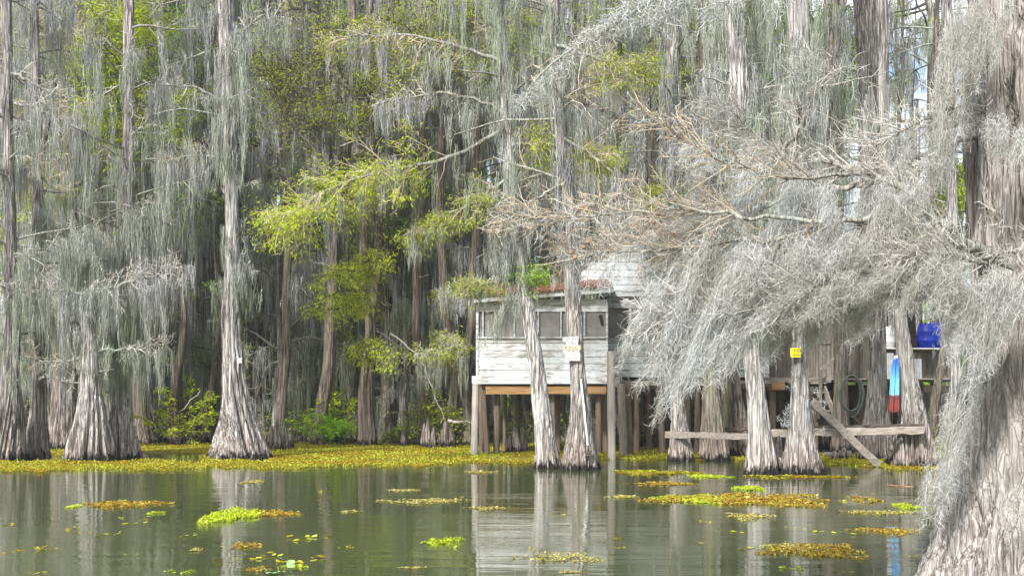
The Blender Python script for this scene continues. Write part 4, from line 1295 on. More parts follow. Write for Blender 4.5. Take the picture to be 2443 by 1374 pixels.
# white gable of the main house behind the porch roof
DG = 38.2
gl, gr, ga = (wx(1268, DG), wz(697, DG)), (wx(1850, DG), wz(697, DG)), (wx(1560, DG), wz(520, DG))
mb = MB()
z = gl[1]
k = 0
g = np.random.default_rng(10)
while z < ga[1] - .05:
    f = (z - gl[1]) / (ga[1] - gl[1])
    f2 = (z + .23 - gl[1]) / (ga[1] - gl[1])
    f2 = min(f2, .995)
    a0, b0 = gl[0] + (ga[0] - gl[0]) * f, gr[0] + (ga[0] - gr[0]) * f
    a1, b1 = gl[0] + (ga[0] - gl[0]) * f2, gr[0] + (ga[0] - gr[0]) * f2
    zt = gl[1] + (ga[1] - gl[1]) * f2
    yy = DG - DC
    v = [[a0 - C0[0], yy - .012, z], [b0 - C0[0], yy - .012, z], [b1 - C0[0], yy + .006, zt - .006], [a1 - C0[0], yy + .006, zt - .006],
         [a0 - C0[0], yy + .03, z], [b0 - C0[0], yy + .03, z], [b1 - C0[0], yy + .03, zt - .006], [a1 - C0[0], yy + .03, zt - .006]]
    mb.add((np.array(v), [[0, 1, 2, 3], [5, 4, 7, 6], [0, 4, 5, 1], [3, 2, 6, 7]]))
    z += .23
mb.build('gable_wall', M['white_wood'], cab)
for (p, q, nm) in ((gl, ga, 'roof'), (ga, gr, 'roof')):
    dx, dz_ = q[0] - p[0], q[1] - p[1]
    L = math.hypot(dx, dz_)
    a = math.atan2(dz_, dx)
    ox, oz = (p[0] + q[0]) / 2 - C0[0], (p[1] + q[1]) / 2
    MB().box((ox - math.sin(a) * .06, DG - DC + 2.2, oz + math.cos(a) * .06), (L + .35, 5.0, .05), (0, -a, 0)).build('roof', M['rust'], cab)
    MB().box((ox - math.sin(a) * .01, DG - DC - .05, oz + math.cos(a) * .01), (L + .3, .03, .13), (0, -a, 0)).build('barge_board', M['white_wood'], cab)
# set-back wing to the right of the porch
DW = 37.0
xa, xb = wx(1446, DW) - C0[0], wx(1835, DW) - C0[0]
yy = DW - DC
mb = MB()
siding(mb, xa, xb, wz(900, DW), wz(806, DW), yy, .2, 0, 21)
mb.build('wing_wall', M['worn_wood'], cab)
mb = MB()
siding(mb, xa, xb, wz(736, DW), wz(690, DW), yy, .2, 0, 22)
mb.box(((xa + xb) / 2, yy - .12, wz(700, DW)), (xb - xa + .1, .04, .2))
mb.build('upper_wall', M['worn_wood'], cab)
for px in (1448, 1503, 1560, 1620, 1690, 1760, 1830):
    f = MB().box((wx(px, DW) - C0[0], yy, (wz(806, DW) + wz(736, DW)) / 2), (.09, .06, wz(736, DW) - wz(806, DW))).build('window', M['worn_wood'], cab)
mb = MB()
mb.box(((xa + xb) / 2, yy + .06, (wz(806, DW) + wz(736, DW)) / 2), (xb - xa, .01, wz(736, DW) - wz(806, DW)))
mb.build('screen', M['screen'], cab)
mb = MB()
mb.box(((xa + xb) / 2, yy + 2.4, (wz(900, DW) + wz(690, DW)) / 2), (xb - xa, .05, wz(690, DW) - wz(900, DW)))
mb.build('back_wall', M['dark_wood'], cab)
# framing under the floor
mb = MB()
mb.beam((wx(1158) - C0[0], .06, wz(930)), (wx(1446) - C0[0], .06, wz(930)), .06, .24, 0, 10, .004)
mb.build('floor_beam', M['orange_wood'], cab)
mb = MB()
mb.beam((XL, 1.4, ZB - .22), (XR, 1.4, ZB - .22), .1, .2)
mb.beam((XL, 2.6, ZB - .22), (XR, 2.6, ZB - .22), .1, .2)
mb.build('floor_beam', M['dark_wood'], cab)
mb = MB()
mb.beam((xa, yy + .02, wz(914, DW)), (xb, yy + .02, wz(914, DW)), .1, .16, 0, 12, .006)
mb.build('floor_beam', M['grey_wood'], cab)
# pilings: (px top, py top, px base, width px, distance, material)
PIL = [(1135, 916, 1131, 17, DC, 'pale_post'), (1147, 925, 1150, 12, DC + .8, 'brown_post'), (1152, 930, 1165, 13, DC + .1, 'brown_post'), (1186, 935, 1184, 15, DC + .5, 'brown_post'), (1205, 935, 1204, 10, DC + 2.4, 'brown_post'),
       (1318, 935, 1320, 14, DC + .4, 'grey_wood_v'), (1330, 935, 1332, 12, DC + 1.6, 'brown_post'), (1428, 935, 1428, 15, DC + .4, 'brown_post'), (1440, 935, 1447, 14, DC + 1.5, 'brown_post'), (1236, 940, 1234, 12, DC + 2.8, 'brown_post'), (1280, 940, 1282, 12, DC + 2.6, 'brown_post'),
       (1482, 915, 1490, 20, DC - .7, 'grey_wood_v'), (1497, 915, 1504, 16, DC - .4, 'brown_post'), (1518, 925, 1519, 14, DC + 1.5, 'brown_post'), (1572, 925, 1584, 16, DC + .3, 'brown_post'), (1640, 925, 1640, 16, DC + 1.6, 'brown_post'), (1548, 930, 1550, 14, DC + 2.5, 'brown_post'), (1664, 930, 1662, 14, DC + 1.2, 'brown_post')]
for i, (pa, ya, pb, w, d, m) in enumerate(PIL):
    g = np.random.default_rng(500 + i)
    a = np.array([wx(pb, d), d, -.4]) - C0
    b = np.array([wx(pa, d), d, wz(ya, d)]) - C0
    ln = resample([a, b], 14)[None]
    r = w / 2 / F * d
    mb = MB()
    mb.add(tube(ln, (r * (1 + g.normal(size=14) * .04) * np.linspace(1.08, .95, 14))[None], 12, g), 0, True)
    mb.build('piling', M[m], cab)
# block under the wing corner
MB().box((wx(1472, DC - .7) - C0[0], -.55, wz(912)), (.17, .14, .28)).build('beam_end', M['grey_wood'], cab)

# free-standing mooring post in front of the corner
g = np.random.default_rng(600)
dpost = dist(1096)
ln = resample([np.array([0, 0, -.4]), np.array([-.03, 0, wz(838, dpost)])], 16)[None]
post = empty('mooring_post', (wx(1460, dpost), dpost, 0))
tag(post, 'pale round post rising from the water past the right corner of the white wall', 'post')
mb = MB()
mb.add(tube(ln, (.105 * (1 + g.normal(size=16) * .03))[None], 14, g), 0, True)
mb.box((-.03, 0, wz(838, dpost) - .002), (.15, .15, .012))
mb.build('shaft', M['pale_post'], post)

# ------------------------------------------------------------------ plank shed and its deck
DS = 38.6
S0 = np.array([wx(2030, DS), DS, 0])
shed = empty('plank_shed', tuple(S0))
tag(shed, 'grey unpainted plank shed with an open dark doorway on a rotting deck', 'shed')
mb = MB()
vplanks(mb, wx(1800, DS) - S0[0], wx(1962, DS) - S0[0], wz(900, DS), wz(806, DS), 0, .16, 0, 31)
vplanks(mb, wx(1800, DS) - S0[0], wx(1945, DS) - S0[0], wz(810, DS), wz(650, DS), .03, .16, 0, 34)
vplanks(mb, wx(1962, DS) - S0[0], wx(1985, DS) - S0[0], wz(900, DS), wz(650, DS), .02, .13, 0, 32)
vplanks(mb, wx(2052, DS) - S0[0], wx(2110, DS) - S0[0], wz(900, DS), wz(650, DS), .02, .15, 0, 33)
vplanks(mb, wx(2110, DS) - S0[0], wx(2262, DS) - S0[0], wz(900, DS), wz(838, DS), .02, .17, 0, 35)
mb.build('wall', M['grey_wood_v'], shed)
mb = MB()
xd0, xd1 = wx(2020, DS) - S0[0], wx(2052, DS) - S0[0]
mb.box(((xd0 + xd1) / 2, .03, (wz(898, DS) + wz(700, DS)) / 2), (xd1 - xd0, .03, wz(700, DS) - wz(898, DS)))
for (ya, yb) in ((890, 840), (832, 720)):
    mb.box(((xd0 + xd1) / 2, .006, (wz(ya, DS) + wz(yb, DS)) / 2), (xd1 - xd0 - .16, .02, wz(yb, DS) - wz(ya, DS)))
mb.build('door', M['grey_wood_v'], shed)
mb = MB()
for px in (1948, 1985, 2019, 2054):
    mb.box((wx(px, DS) - S0[0], -.03, (wz(900, DS) + wz(660, DS)) / 2), (.07, .06, wz(660, DS) - wz(900, DS)))
mb.box((wx(1966, DS) - S0[0], -.03, wz(818, DS)), (.46, .06, .06))
mb.build('door_frame', M['grey_wood_v'], shed)
mb = MB()
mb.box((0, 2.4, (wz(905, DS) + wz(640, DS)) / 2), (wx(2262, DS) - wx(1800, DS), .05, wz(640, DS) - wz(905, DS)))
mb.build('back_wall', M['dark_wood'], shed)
mb = MB()
x = -3.0
g = np.random.default_rng(41)
for i in range(26):
    pass
mb.beam((wx(1790, DS) - S0[0], -1.0, wz(906, DS - 1)), (wx(1962, DS) - S0[0], -1.0, wz(906, DS - 1)), .12, .15, 0, 10, .01, 1)
mb.beam((wx(1962, DS) - S0[0], -.4, wz(907, DS)), (wx(2265, DS) - S0[0], -.4, wz(907, DS)), .12, .10, 0, 12, .01, 2)
for i in range(14):
    yb_ = -.95 + i * .22
    mb.box((0.0, yb_, wz(903, DS) - .02 + g.normal() * .008), (wx(2265, DS) - wx(1790, DS), .20, .035))
mb.build('deck', M['grey_wood'], shed)
mb = MB()
mb.beam((wx(1700, DS) - S0[0], -1.6, wz(921, DS - 1.6)), (wx(1815, DS) - S0[0], -1.6, wz(921, DS - 1.6)), .14, .12, 0, 8, .01, 3)
mb.build('floor_beam', M['dark_wood'], shed)
mb = MB()
mb.beam((wx(2180, DS) - S0[0], -.9, wz(929, DS - .9)), (wx(2265, DS) - S0[0], -.9, wz(927, DS - .9)), .14, .20, 0, 8, .008, 3)
mb.build('floor_beam', M['dark_wood'], shed)
mb = MB()
mb.beam((wx(1808, DS) - S0[0], -1.3, wz(921, DS - 1.3)), (wx(1850, DS) - S0[0], -1.3, wz(921, DS - 1.3)), .2, .24, 0, 6, .01, 5)
mb.build('floor_beam', M['orange_wood'], shed)
for i, (pa, pb, ya, d, w, m) in enumerate([(1842, 1842, 930, DS - 1, 15, 'brown_post'), (1730, 1745, 925, DS, 16, 'brown_post'), (1780, 1780, 928, DS + .4, 14, 'brown_post'), (1860, 1872, 915, DS + .2, 14, 'dark_wood'), (1945, 1945, 912, DS - .3, 12, 'brown_post'), (1880, 1880, 912, DS + 1.8, 12, 'dark_wood'), (2050, 2050, 912, DS + 1, 14, 'brown_post'), (2120, 2120, 912, DS + 1, 14, 'brown_post'), (2195, 2195, 912, DS - .5, 12, 'brown_post'), (2232, 2232, 912, DS + 1, 14, 'brown_post'), (1920, 1925, 912, DS + 1.4, 14, 'dark_wood'), (1990, 1985, 912, DS + 1.2, 14, 'dark_wood')]):
    a = np.array([wx(pb, d), d, -.4]) - S0
    b = np.array([wx(pa, d), d, wz(ya, d)]) - S0
    r = w / F * d
    MB().beam(a, b, r, r, 0, 8, .004, i).build('piling', M[m], shed)
# knee braces and lower skirting boards
mb = MB()
mb.beam((wx(1715, DS) - S0[0], -1.2, wz(950, DS)), (wx(1775, DS) - S0[0], -1.2, wz(925, DS)), .06, .12, 0, 4, .004)
mb.build('brace', M['dark_wood'], shed)
mb = MB()
mb.beam((wx(1980, DS) - S0[0], .3, wz(930, DS)), (wx(2060, DS) - S0[0], .3, wz(1010, DS)), .06, .12, 0, 4, .004)
mb.build('brace', M['dark_wood'], shed)
mb = MB()
vplanks(mb, wx(2036, DS + 1.5) - S0[0], wx(2130, DS + 1.5) - S0[0], wz(1020, DS + 1.5), wz(936, DS + 1.5), 1.5, .2, 0, 44)
vplanks(mb, wx(2196, DS + 1.5) - S0[0], wx(2300, DS + 1.5) - S0[0], wz(1060, DS + 1.5), wz(934, DS + 1.5), 1.5, .2, 0, 45)
mb.build('lower_skirting', M['grey_wood_v'], shed)
MB().box((0.1, 2.9, wz(990, DS + 3)), (wx(2280, DS) - wx(1690, DS), .05, 2.0)).build('shade_backing', M['dark_wood'], shed)  # dark sheet added to stand for the deep shade below the deck
MB().box((0.1, 1.0, wz(652, DS) + .1), (wx(2270, DS) - wx(1790, DS), 4.2, .06), (R(8), 0, 0)).build('roof', M['rust'], shed)

# things on and about the deck
st = empty('wooden_stair', (wx(1985, 37.4), 37.4, 0))
tag(st, 'short grey wooden stair with a post and sloping handrail beside the shed door', 'stair')


def L2(px, py, d, o):
    return P(px, py, d) - np.array([o.location[0], o.location[1], 0])


MB().beam(L2(1957, 985, 37.2, st), L2(1958, 882, 37.2, st), .09, .09, 0, 6, .004).build('newel_post', M['grey_wood_v'], st)
MB().beam(L2(1957, 884, 37.2, st), L2(2052, 812, 38.4, st), .06, .10, 0, 8, .004).build('handrail', M['grey_wood'], st)
MB().beam(L2(1966, 925, 37.3, st), L2(1996, 1002, 36.5, st), .05, .20, 0, 6, .004).build('stringer', M['grey_wood'], st)
MB().beam(L2(1930, 925, 37.8, st), L2(1952, 1002, 37.2, st), .05, .20, 0, 6, .004).build('stringer', M['dark_wood'], st)
for i, y in enumerate((914, 936, 958, 980)):
    MB().beam(L2(1934 + i * 7, y, 37.6 - i * .15, st), L2(1972 + i * 7, y, 37.4 - i * .15, st), .26, .05, 0, 4, .003).build('tread', M['grey_wood'], st)


def lathe(mb, prof, c, m=20, mat=0, axis='z'):
    th = np.arange(m) / m * 2 * math.pi
    v = []
    for r, h in prof:
        ring = np.stack([r * np.cos(th), r * np.sin(th), np.full(m, h)], 1)
        v.append(ring)
    v = np.concatenate(v)
    if axis == 'y':
        v = v[:, [0, 2, 1]]
    if axis == 'x':
        v = v[:, [2, 0, 1]]
    mb.add((v + np.asarray(c), quads(1, len(prof), 0, True, m)), mat, True)
    return mb


RS = 38.0
shelf = empty('storage_shelf', (wx(2190, RS), RS, 0))
tag(shelf, 'rough open shelf with a white pipe along its edge at the deck right end', 'shelf')
MB().beam(L2(2110, 837, RS, shelf), L2(2266, 837, RS, shelf), .5, .07, 0, 8, .004).build('board', M['dark_wood'], shelf)
ln = resample([L2(2106, 831, RS - .32, shelf), L2(2268, 832, RS - .32, shelf)], 10)[None]
mbp = MB()
mbp.add(tube(ln, .022, 8, np.random.default_rng(1)), 0, True)
mbp.build('pipe', M['white_plastic'], shelf)
for px in (2112, 2192, 2264):
    MB().beam(L2(px, 905, RS, shelf), L2(px, 700, RS, shelf), .08, .08, 0, 5, .003).build('upright', M['grey_wood_v'], shelf)
drum = empty('white_drum', (wx(2116, RS - .1), RS - .1, wz(833, RS)))
tag(drum, 'dented white plastic drum on the shelf behind the leaning towel tree', 'drum')
h = wz(780, RS) - wz(833, RS)
mb = MB()
lathe(mb, [(.001, .01), (.2, .01), (.23, .04), (.235, h * .3), (.245, h * .33), (.235, h * .36), (.235, h * .64), (.245, h * .67), (.235, h * .7), (.23, h - .04), (.2, h), (.001, h)], (0, 0, 0))
mb.build('body', M['white_plastic'], drum)
mb = MB()
lathe(mb, [(.001, h + .04), (.05, h + .04), (.05, h)], (.1, -.06, 0), 12)
mb.build('bung', M['white_plastic'], drum)
for i, (px, w, ya, lab) in enumerate([(2208, .30, 772, 'deep blue plastic barrel on the shelf, left one of two'), (2246, .27, 768, 'deep blue plastic barrel on the shelf, right one behind the moss')]):
    b = empty('blue_barrel', (wx(px, RS), RS - .05, wz(833, RS)))
    tag(b, lab, 'barrel', 'blue barrels on the shelf')
    h = wz(ya, RS) - wz(833, RS)
    mb = MB()
    lathe(mb, [(.001, .01), (w * .8, .01), (w * .92, .05), (w, h * .3), (w * 1.04, h * .33), (w, h * .36), (w, h * .64), (w * 1.04, h * .67), (w, h * .7), (w * .92, h - .05), (w * .78, h), (w * .74, h - .02), (.001, h - .02)], (0, 0, 0))
    mb.build('body', M['blue_plastic'], b)
    mb = MB()
    lathe(mb, [(.001, h + .015), (.04, h + .015), (.04, h - .02)], (w * .4, 0, 0), 10)
    mb.build('bung', M['blue_plastic'], b)
for i, (x0_, x1_, ya, yb, lab) in enumerate([(2108, 2134, 842, 889, 'corrugated metal sheet leaning behind the towel'), (2172, 2200, 856, 890, 'small corrugated metal sheet right of the towel tree')]):
    d = 37.6
    n = 40
    xs = np.linspace(wx(x0_, d), wx(x1_, d), n)
    zs_ = np.linspace(wz(yb + 14, d), wz(ya, d), 4)
    XX, ZZ = np.meshgrid(xs, zs_)
    YY = d + .015 * np.sin(XX * 82) + (ZZ - zs_[0]) * .08
    v = np.stack([XX, YY, ZZ], -1).reshape(-1, 3)
    mb = MB()
    mb.add((v, quads(1, 4, 0, False, n)), 0, True)
    mb.add((v + np.array([0, .003, 0]), quads(1, 4, 0, False, n)[:, ::-1]), 0, True)
    tag(mb.build('metal_sheet', M['zinc']), lab, 'metal sheet')


def plank(name, label, a, b, w, h, mat, jag=.005, cat='plank', seed=0, sub=14):
    c = (a + b) / 2
    mb = MB()
    mb.beam(a - c, b - c, w, h, 0, sub, jag, seed)
    return tag(mb.build(name, mat, None, tuple(c)), label, cat)


plank('plank', 'pale horizontal plank nailed low across the slim cypresses', P(1588, 1036, 32.2), P(1808, 1042, 29.2), .05, .155, M['grey_wood'], .006, seed=1)
plank('plank', 'darker narrow plank lying behind the right half of the pale one', P(1668, 1028, 33.6), P(1790, 1022, 33.6), .05, .10, M['dark_wood'], .006, seed=2)
plank('beam', 'long dark rotting beam spanning the trunks below the towel', P(1840, 1034, 29.6), P(2206, 1026, 28.9), .12, .17, M['grey_wood'], .010, 'beam', 3, 22)
plank('beam', 'split upper rail lying on top of the long rotting beam', P(1930, 1019, 29.7), P(2204, 1014, 29.0), .12, .06, M['dark_wood'], .012, 'beam', 4, 22)
plank('plank', 'fallen plank slanting from the notice tree down into the weeds', P(1938, 958, 28.7), P(2096, 1110, 29.4), .06, .19, M['grey_wood'], .006, seed=5)
plank('plank', 'weathered board propped slanting near the thin pale cypress', P(2212, 1078, 32.0), P(2268, 1036, 33.5), .05, .20, M['dark_wood'], .006, seed=6)
plank('plank', 'second slanting board lying under the propped one', P(2206, 1090, 31.8), P(2262, 1058, 33.2), .05, .12, M['dark_wood'], .006, seed=7)
# pipe in the weeds
pp = empty('drain_pipe', (wx(2000, 33.6), 33.6, 0))
tag(pp, 'grey pipe with a wide collar lying at the waterline under the stair', 'pipe')
g = np.random.default_rng(2)
mb = MB()
mb.add(tube(resample([L2(1968, 1083, 33.8, pp), L2(2012, 1086, 33.5, pp)], 6)[None], .07, 14, g), 0, True)
mb.build('tube', M['pipe'], pp)
mb = MB()
mb.add(tube(resample([L2(2002, 1084, 33.5, pp), L2(2032, 1085, 33.4, pp)], 6)[None], .115, 16, g), 0, True)
mb.build('collar', M['pipe'], pp)
# hose coil
hc = empty('hose_coil', (wx(2028, 35.3), 35.3, wz(940, 35.3)))
tag(hc, 'loose coil of dark green hose hung on the shaded trunk', 'hose')
mb = MB()
for i in range(5):
    th = np.linspace(0, 2 * math.pi, 33)
    g = np.random.default_rng(i)
    rx, rz = .30 + g.uniform(-.05, .06), .52 + g.uniform(-.06, .06)
    ln = np.stack([rx * np.sin(th) + g.normal() * .03, -.12 + .03 * i + .02 * np.sin(th * 2), rz * np.cos(th) - (rz - .52)], 1)[None]
    mb.add(tube(ln, .013, 6, g), 0, True)
mb.build('hose', M['hose'], hc)
# towel
dt = dist(1112) - .42
n, k = 22, 26
tt = np.linspace(0, 1, k)
g = np.random.default_rng(3)
ww = (.035 + .075 * np.minimum(tt * 2.2, 1) ** .7 + .025 * tt) * (1 + .07 * np.sin(tt * 9))
ph = g.random(3) * 6
V_ = []
for j in range(k):
    a = np.linspace(-1, 1, n)
    x = a * ww[j] - .10 * tt[j] * 0 + (-.05 * tt[j])
    y = .045 * np.sin(a * 7 + ph[0]) * min(1, .35 + tt[j]) + .02 * np.sin(a * 13 + ph[1] + tt[j] * 2)
    z = -tt[j] * (wz(848, dt) - wz(984, dt)) + .015 * np.sin(a * 6 + ph[2]) * tt[j]
    V_.append(np.stack([x, y, np.full(n, 0) + z], 1))
V_ = np.concatenate(V_)
mb = MB()
q = quads(1, k, 0, False, n)
mb.add((V_, q), 0, True)
mb.add((V_ + np.array([0, .012, 0]), q[:, ::-1]), 0, True)
tw = mb.build('towel', M['towel'], None, (wx(2138, dt), dt, wz(848, dt)))
tag(tw, 'long towel hanging in folds, bright blue above and dark red below', 'towel')
# signs


def text_mesh(txt, size, name, mat, parent, loc, rx=math.pi / 2, rz=0.0, ry=0.0, sx=1.0):
    cu = bpy.data.curves.new(name, 'FONT')
    cu.body = txt
    cu.size = size
    cu.align_x = 'CENTER'
    cu.align_y = 'CENTER'
    cu.offset = size * .012
    cu.extrude = .0006
    t = bpy.data.objects.new(name, cu)
    COL.objects.link(t)
    dg = bpy.context.evaluated_depsgraph_get()
    me = bpy.data.meshes.new_from_object(t.evaluated_get(dg))
    bpy.data.objects.remove(t)
    me.name = name
    me.materials.clear()
    me.materials.append(mat)
    o = bpy.data.objects.new(name, me)
    COL.objects.link(o)
    o.parent = parent
    o.location = loc
    o.rotation_euler = (rx, ry, rz)
    o.scale = (sx, 1, 1)
    return o


dy = dist(1132) - .22
ys = empty('warning_notice', (wx(1899, dy), dy, wz(841, dy)))
tag(ys, 'bright yellow creased warning notice nailed to a grey trunk', 'sign')
mb = MB()
w, h = 25 / F * dy, 22 / F * dy
n = 9
xx = np.linspace(-w / 2, w / 2, n)
yy = .012 * np.abs(xx / (w / 2)) ** 1.5 + .006 * np.exp(-((xx + .2 * w / 2) / .02) ** 2)
v = np.concatenate([np.stack([xx * (1 + .04 * s), yy, np.full(n, s * h / 2) + .02 * xx * s], 1) for s in (1, -1)])
q = np.stack([np.arange(n - 1), np.arange(n - 1) + n, np.arange(1, n) + n, np.arange(1, n)], 1)
mb.add((v, q), 0, True)
mb.add((v + np.array([0, .004, 0]), q[:, ::-1]), 0, True)
mb.build('plate', M['yellow'], ys)
text_mesh('NO', .10, 'lettering', M['olive_ink'], ys, (.03, -.006, .04))
text_mesh('TRESPASSING', .052, 'lettering', M['olive_ink'], ys, (0, -.008, -.045), sx=.62)
MB().box((-.035, -.004, -.02), (.008, .003, .15), (0, .02, 0)).build('crease', M['olive_ink'], ys)
dw = dist(1119) - .235
ws = empty('lettered_sign', (wx(1365, dw), dw, wz(832, dw)))
tag(ws, 'stack of hand-lettered white boards nailed on the upright shaggy trunk', 'sign')
s_ = 1 / F * dw
for (cx_, cy_, w, h, rot, m, txt, ts) in [(1361, 809, 38, 11, -.06, 'sign_white', 'DWAN', .11), (1365, 819, 28, 10, .0, 'sign_white', 'HES', .095), (1364, 830, 40, 13, .0, 'sign_cream', 'KING', .12), (1363, 838, 38, 6, .0, 'sign_white', 'WURA', .06), (1366, 851, 36, 19, .02, 'sign_white', 'LITT\nRUNS', .075)]:
    x, z = (cx_ - 1365) * s_, -(cy_ - 832) * s_
    b = MB().box((x, .0, z), (w * s_, .02, h * s_ - .003), (0, rot, 0)).build('board', M[m], ws)
    text_mesh(txt, ts, 'lettering', M['grey_ink'], b, (x, -.013, z), ry=rot, sx=1.1)
# white pole leaning on the sign tree, and a wooden cleat
dp = dist(1119) - .33
tag(plank('pole', '', P(1386, 905, dp + .12), P(1402, 1062, dp - .25), .035, .035, M['white_plastic'], .001), 'thin white pole leaning against the sign tree', 'pole')
tag(plank('wooden_block', '', P(1395, 1082, dp - .1), P(1412, 1080, dp - .1), .12, .12, M['dark_wood'], .006, sub=4), 'short dark wooden block fixed at the foot of the sign tree', 'block')
# white box on the wide-based tree
db = D1 - .34
bx = empty('nest_box', (wx(573, db), db, wz(861, db)))
tag(bx, 'tiny white box fixed high on the wide-based trunk', 'box')
mb = MB()
mb.box((0, 0, 0), (.085, .08, .10))
mb.build('body', M['white_plastic'], bx)
MB().box((0, -.01, .058), (.105, .11, .014), (R(10), 0, 0)).build('lid', M['white_plastic'], bx)

# ------------------------------------------------------------------ ground, water, plants on the water
xs = np.concatenate([np.linspace(-400, -60, 12), np.linspace(-55, 55, 111), np.linspace(60, 400, 12)])
ysg = np.concatenate([np.linspace(-60, 30, 10), np.linspace(33, 60, 55), np.linspace(63, 420, 30)])
XX, YY = np.meshgrid(xs, ysg)
edge = 45.2 + 1.2 * np.sin(XX * .35) + .8 * np.sin(XX * .9 + 1)
t = np.clip((YY - edge + 3) / 6, 0, 1)
ZZ = -1.2 + (1.32 + .12 * np.sin(XX * 1.3) * np.cos(YY * .9)) * t * t * (3 - 2 * t) + np.clip(YY - 50, 0, 40) * .006
mb = MB()
mb.add((np.stack([XX, YY, ZZ], -1).reshape(-1, 3), quads(1, len(ysg), 0, False, len(xs))), 0, True)
tag(mb.build('ground', M['mud']), 'muddy leaf-strewn bank under the wood', 'ground', None, 'structure')
mb = MB()
mb.add((np.array([[-400, -60, 0], [400, -60, 0], [400, 420, 0], [-400, 420, 0]], float), [[0, 1, 2, 3]]))
tag(mb.build('water', M['water']), 'still olive-brown swamp water with faint ripples', 'water', None, 'structure')


def leaves_flat(pos, rng, size, up=.25, z0=.008, lift=.02, aspect=.62):
    n = len(pos)
    th = rng.random(n) * 2 * math.pi
    d = np.stack([np.cos(th), np.sin(th), rng.normal(size=n) * up], 1)
    d = nrm(d)
    nn = nrm(np.array([0, 0, 1.0]) + rng.normal(size=(n, 3)) * up)
    s = nrm(np.cross(d, nn))
    L = (size * rng.uniform(.5, 1.3, n))[:, None]
    c = pos.copy()
    c[:, 2] += z0 + rng.random(n) * lift
    p = [c - d * L * .5, c + s * L * .5 * aspect, c + d * L * .5, c - s * L * .5 * aspect]
    v = np.stack(p, 1).reshape(-1, 3)
    v[:, 2] = np.maximum(v[:, 2], .004)
    return v, np.arange(4 * n).reshape(-1, 4)


def blades(pos, rng, h, w=.02):
    n = len(pos)
    d = nrm(rng.normal(size=(n, 3)) * np.array([.5, .5, .1]) + np.array([0, 0, 1.0]))
    p = walk(pos, d, h * rng.uniform(.4, 1.1, n), 4, rng, .15, .1)
    return ribbon(p, w * np.array([.7, 1.1, 1.0, .3])[None], rng)


# mat outline in the picture: front and back edge
fx_ = [-150, 0, 200, 400, 640, 900, 1110, 1270, 1440, 1560, 1800, 2000, 2150, 2300, 2600]
fr_ = [1126, 1125, 1123, 1120, 1118, 1113, 1108, 1104, 1101, 1105, 1103, 1112, 1119, 1121, 1121]
bk_ = [1062, 1062, 1060, 1058, 1056, 1058, 1058, 1056, 1060, 1070, 1078, 1082, 1082, 1082, 1082]
g = np.random.default_rng(900)


def mat_points(n, pad=0.0, xr=(-100, 2560)):
    d = g.uniform(26.5, 47, n * 4)
    px = g.uniform(xr[0], xr[1], n * 4)
    py = HY + F * CH / d
    f = np.interp(px, fx_, fr_) + 3.0 * np.sin(px * .021) + 2.0 * np.sin(px * .083) - pad
    b = np.interp(px, fx_, bk_) + pad * .3
    ok = (py < f) & (py > b)
    # dark open lane behind the front strip on the left
    lane = (px < 640) & (py > 1083 + 5 * np.sin(px * .013)) & (py < 1100 + 3 * np.sin(px * .031)) & (np.abs(px - 500) > 22)
    lane |= (px > 1150) & (px < 1262) & (py > 1092) & (py < 1098)
    lane |= (px > 860) & (px < 1000) & (py > 1099) & (py < 1102)
    lane |= (px > 1430) & (px < 1780) & (py > 1098 + 3 * np.sin(px * .05))
    ok &= ~lane
    px, d = px[ok][:n], d[ok][:n]
    return np.stack([(px - CX) / F * d, d, np.zeros(len(d))], 1)


pos = mat_points(380000)
mb = MB()
mb.add(leaves_flat(pos, g, .036, .32, .010, .025))
pf = mat_points(50000)
mb.add(leaves_flat(pf, g, .052, .5, .02, .04))
# taller rosettes in clumps
cl = mat_points(420)
pr = np.repeat(cl, 26, 0) + g.normal(size=(len(cl) * 26, 3)) * np.array([.35, .22, 0])
pr_px = pr[:, 0] / pr[:, 1] * F + CX
pr_py = HY + F * CH / pr[:, 1]
okr = pr_py < np.interp(pr_px, fx_, fr_)
pr = pr[okr]
mb.add(blades(pr, g, .10, .018), 1)
tag(mb.build('floating_weed', [M['mat_leaf'], M['mat_green']]), 'carpet of yellow and rust-coloured floating weed along the bank', 'water weed', None, 'stuff')
# rotting film below the leaves: low-lying dark duckweed
nx_ = 200
pxs = np.linspace(-140, 2590, nx_)
fr2 = np.interp(pxs, fx_, fr_) + 3.0 * np.sin(pxs * .021) + 2.0 * np.sin(pxs * .083) - 3
top_ = np.where(pxs < 640, 1101 + 3 * np.sin(pxs * .031), np.interp(pxs, fx_, bk_))
bk2 = np.interp(pxs, fx_, bk_)
rows = []
mb = MB()


def film(a, b, sel):
    px = pxs[sel]
    rows = []
    for f in np.linspace(0, 1, 6):
        py = a[sel] * (1 - f) + b[sel] * f
        d = F * CH / (py - HY)
        rows.append(np.stack([(px - CX) / F * d, d, np.full(len(px), .006)], 1))
    mb.add((np.concatenate(rows), quads(1, 6, 0, False, len(px))))


film(fr2, top_, pxs < 645)
film(np.full(nx_, 1082.0), bk2, pxs < 645)
film(np.where(pxs > 1430, np.where(pxs < 1790, 1096, fr2), fr2), bk2, pxs > 640)
tag(mb.build('duckweed_film', M['mat_dark']), 'dark scum of duckweed underneath the floating leaves', 'duckweed', None, 'stuff')

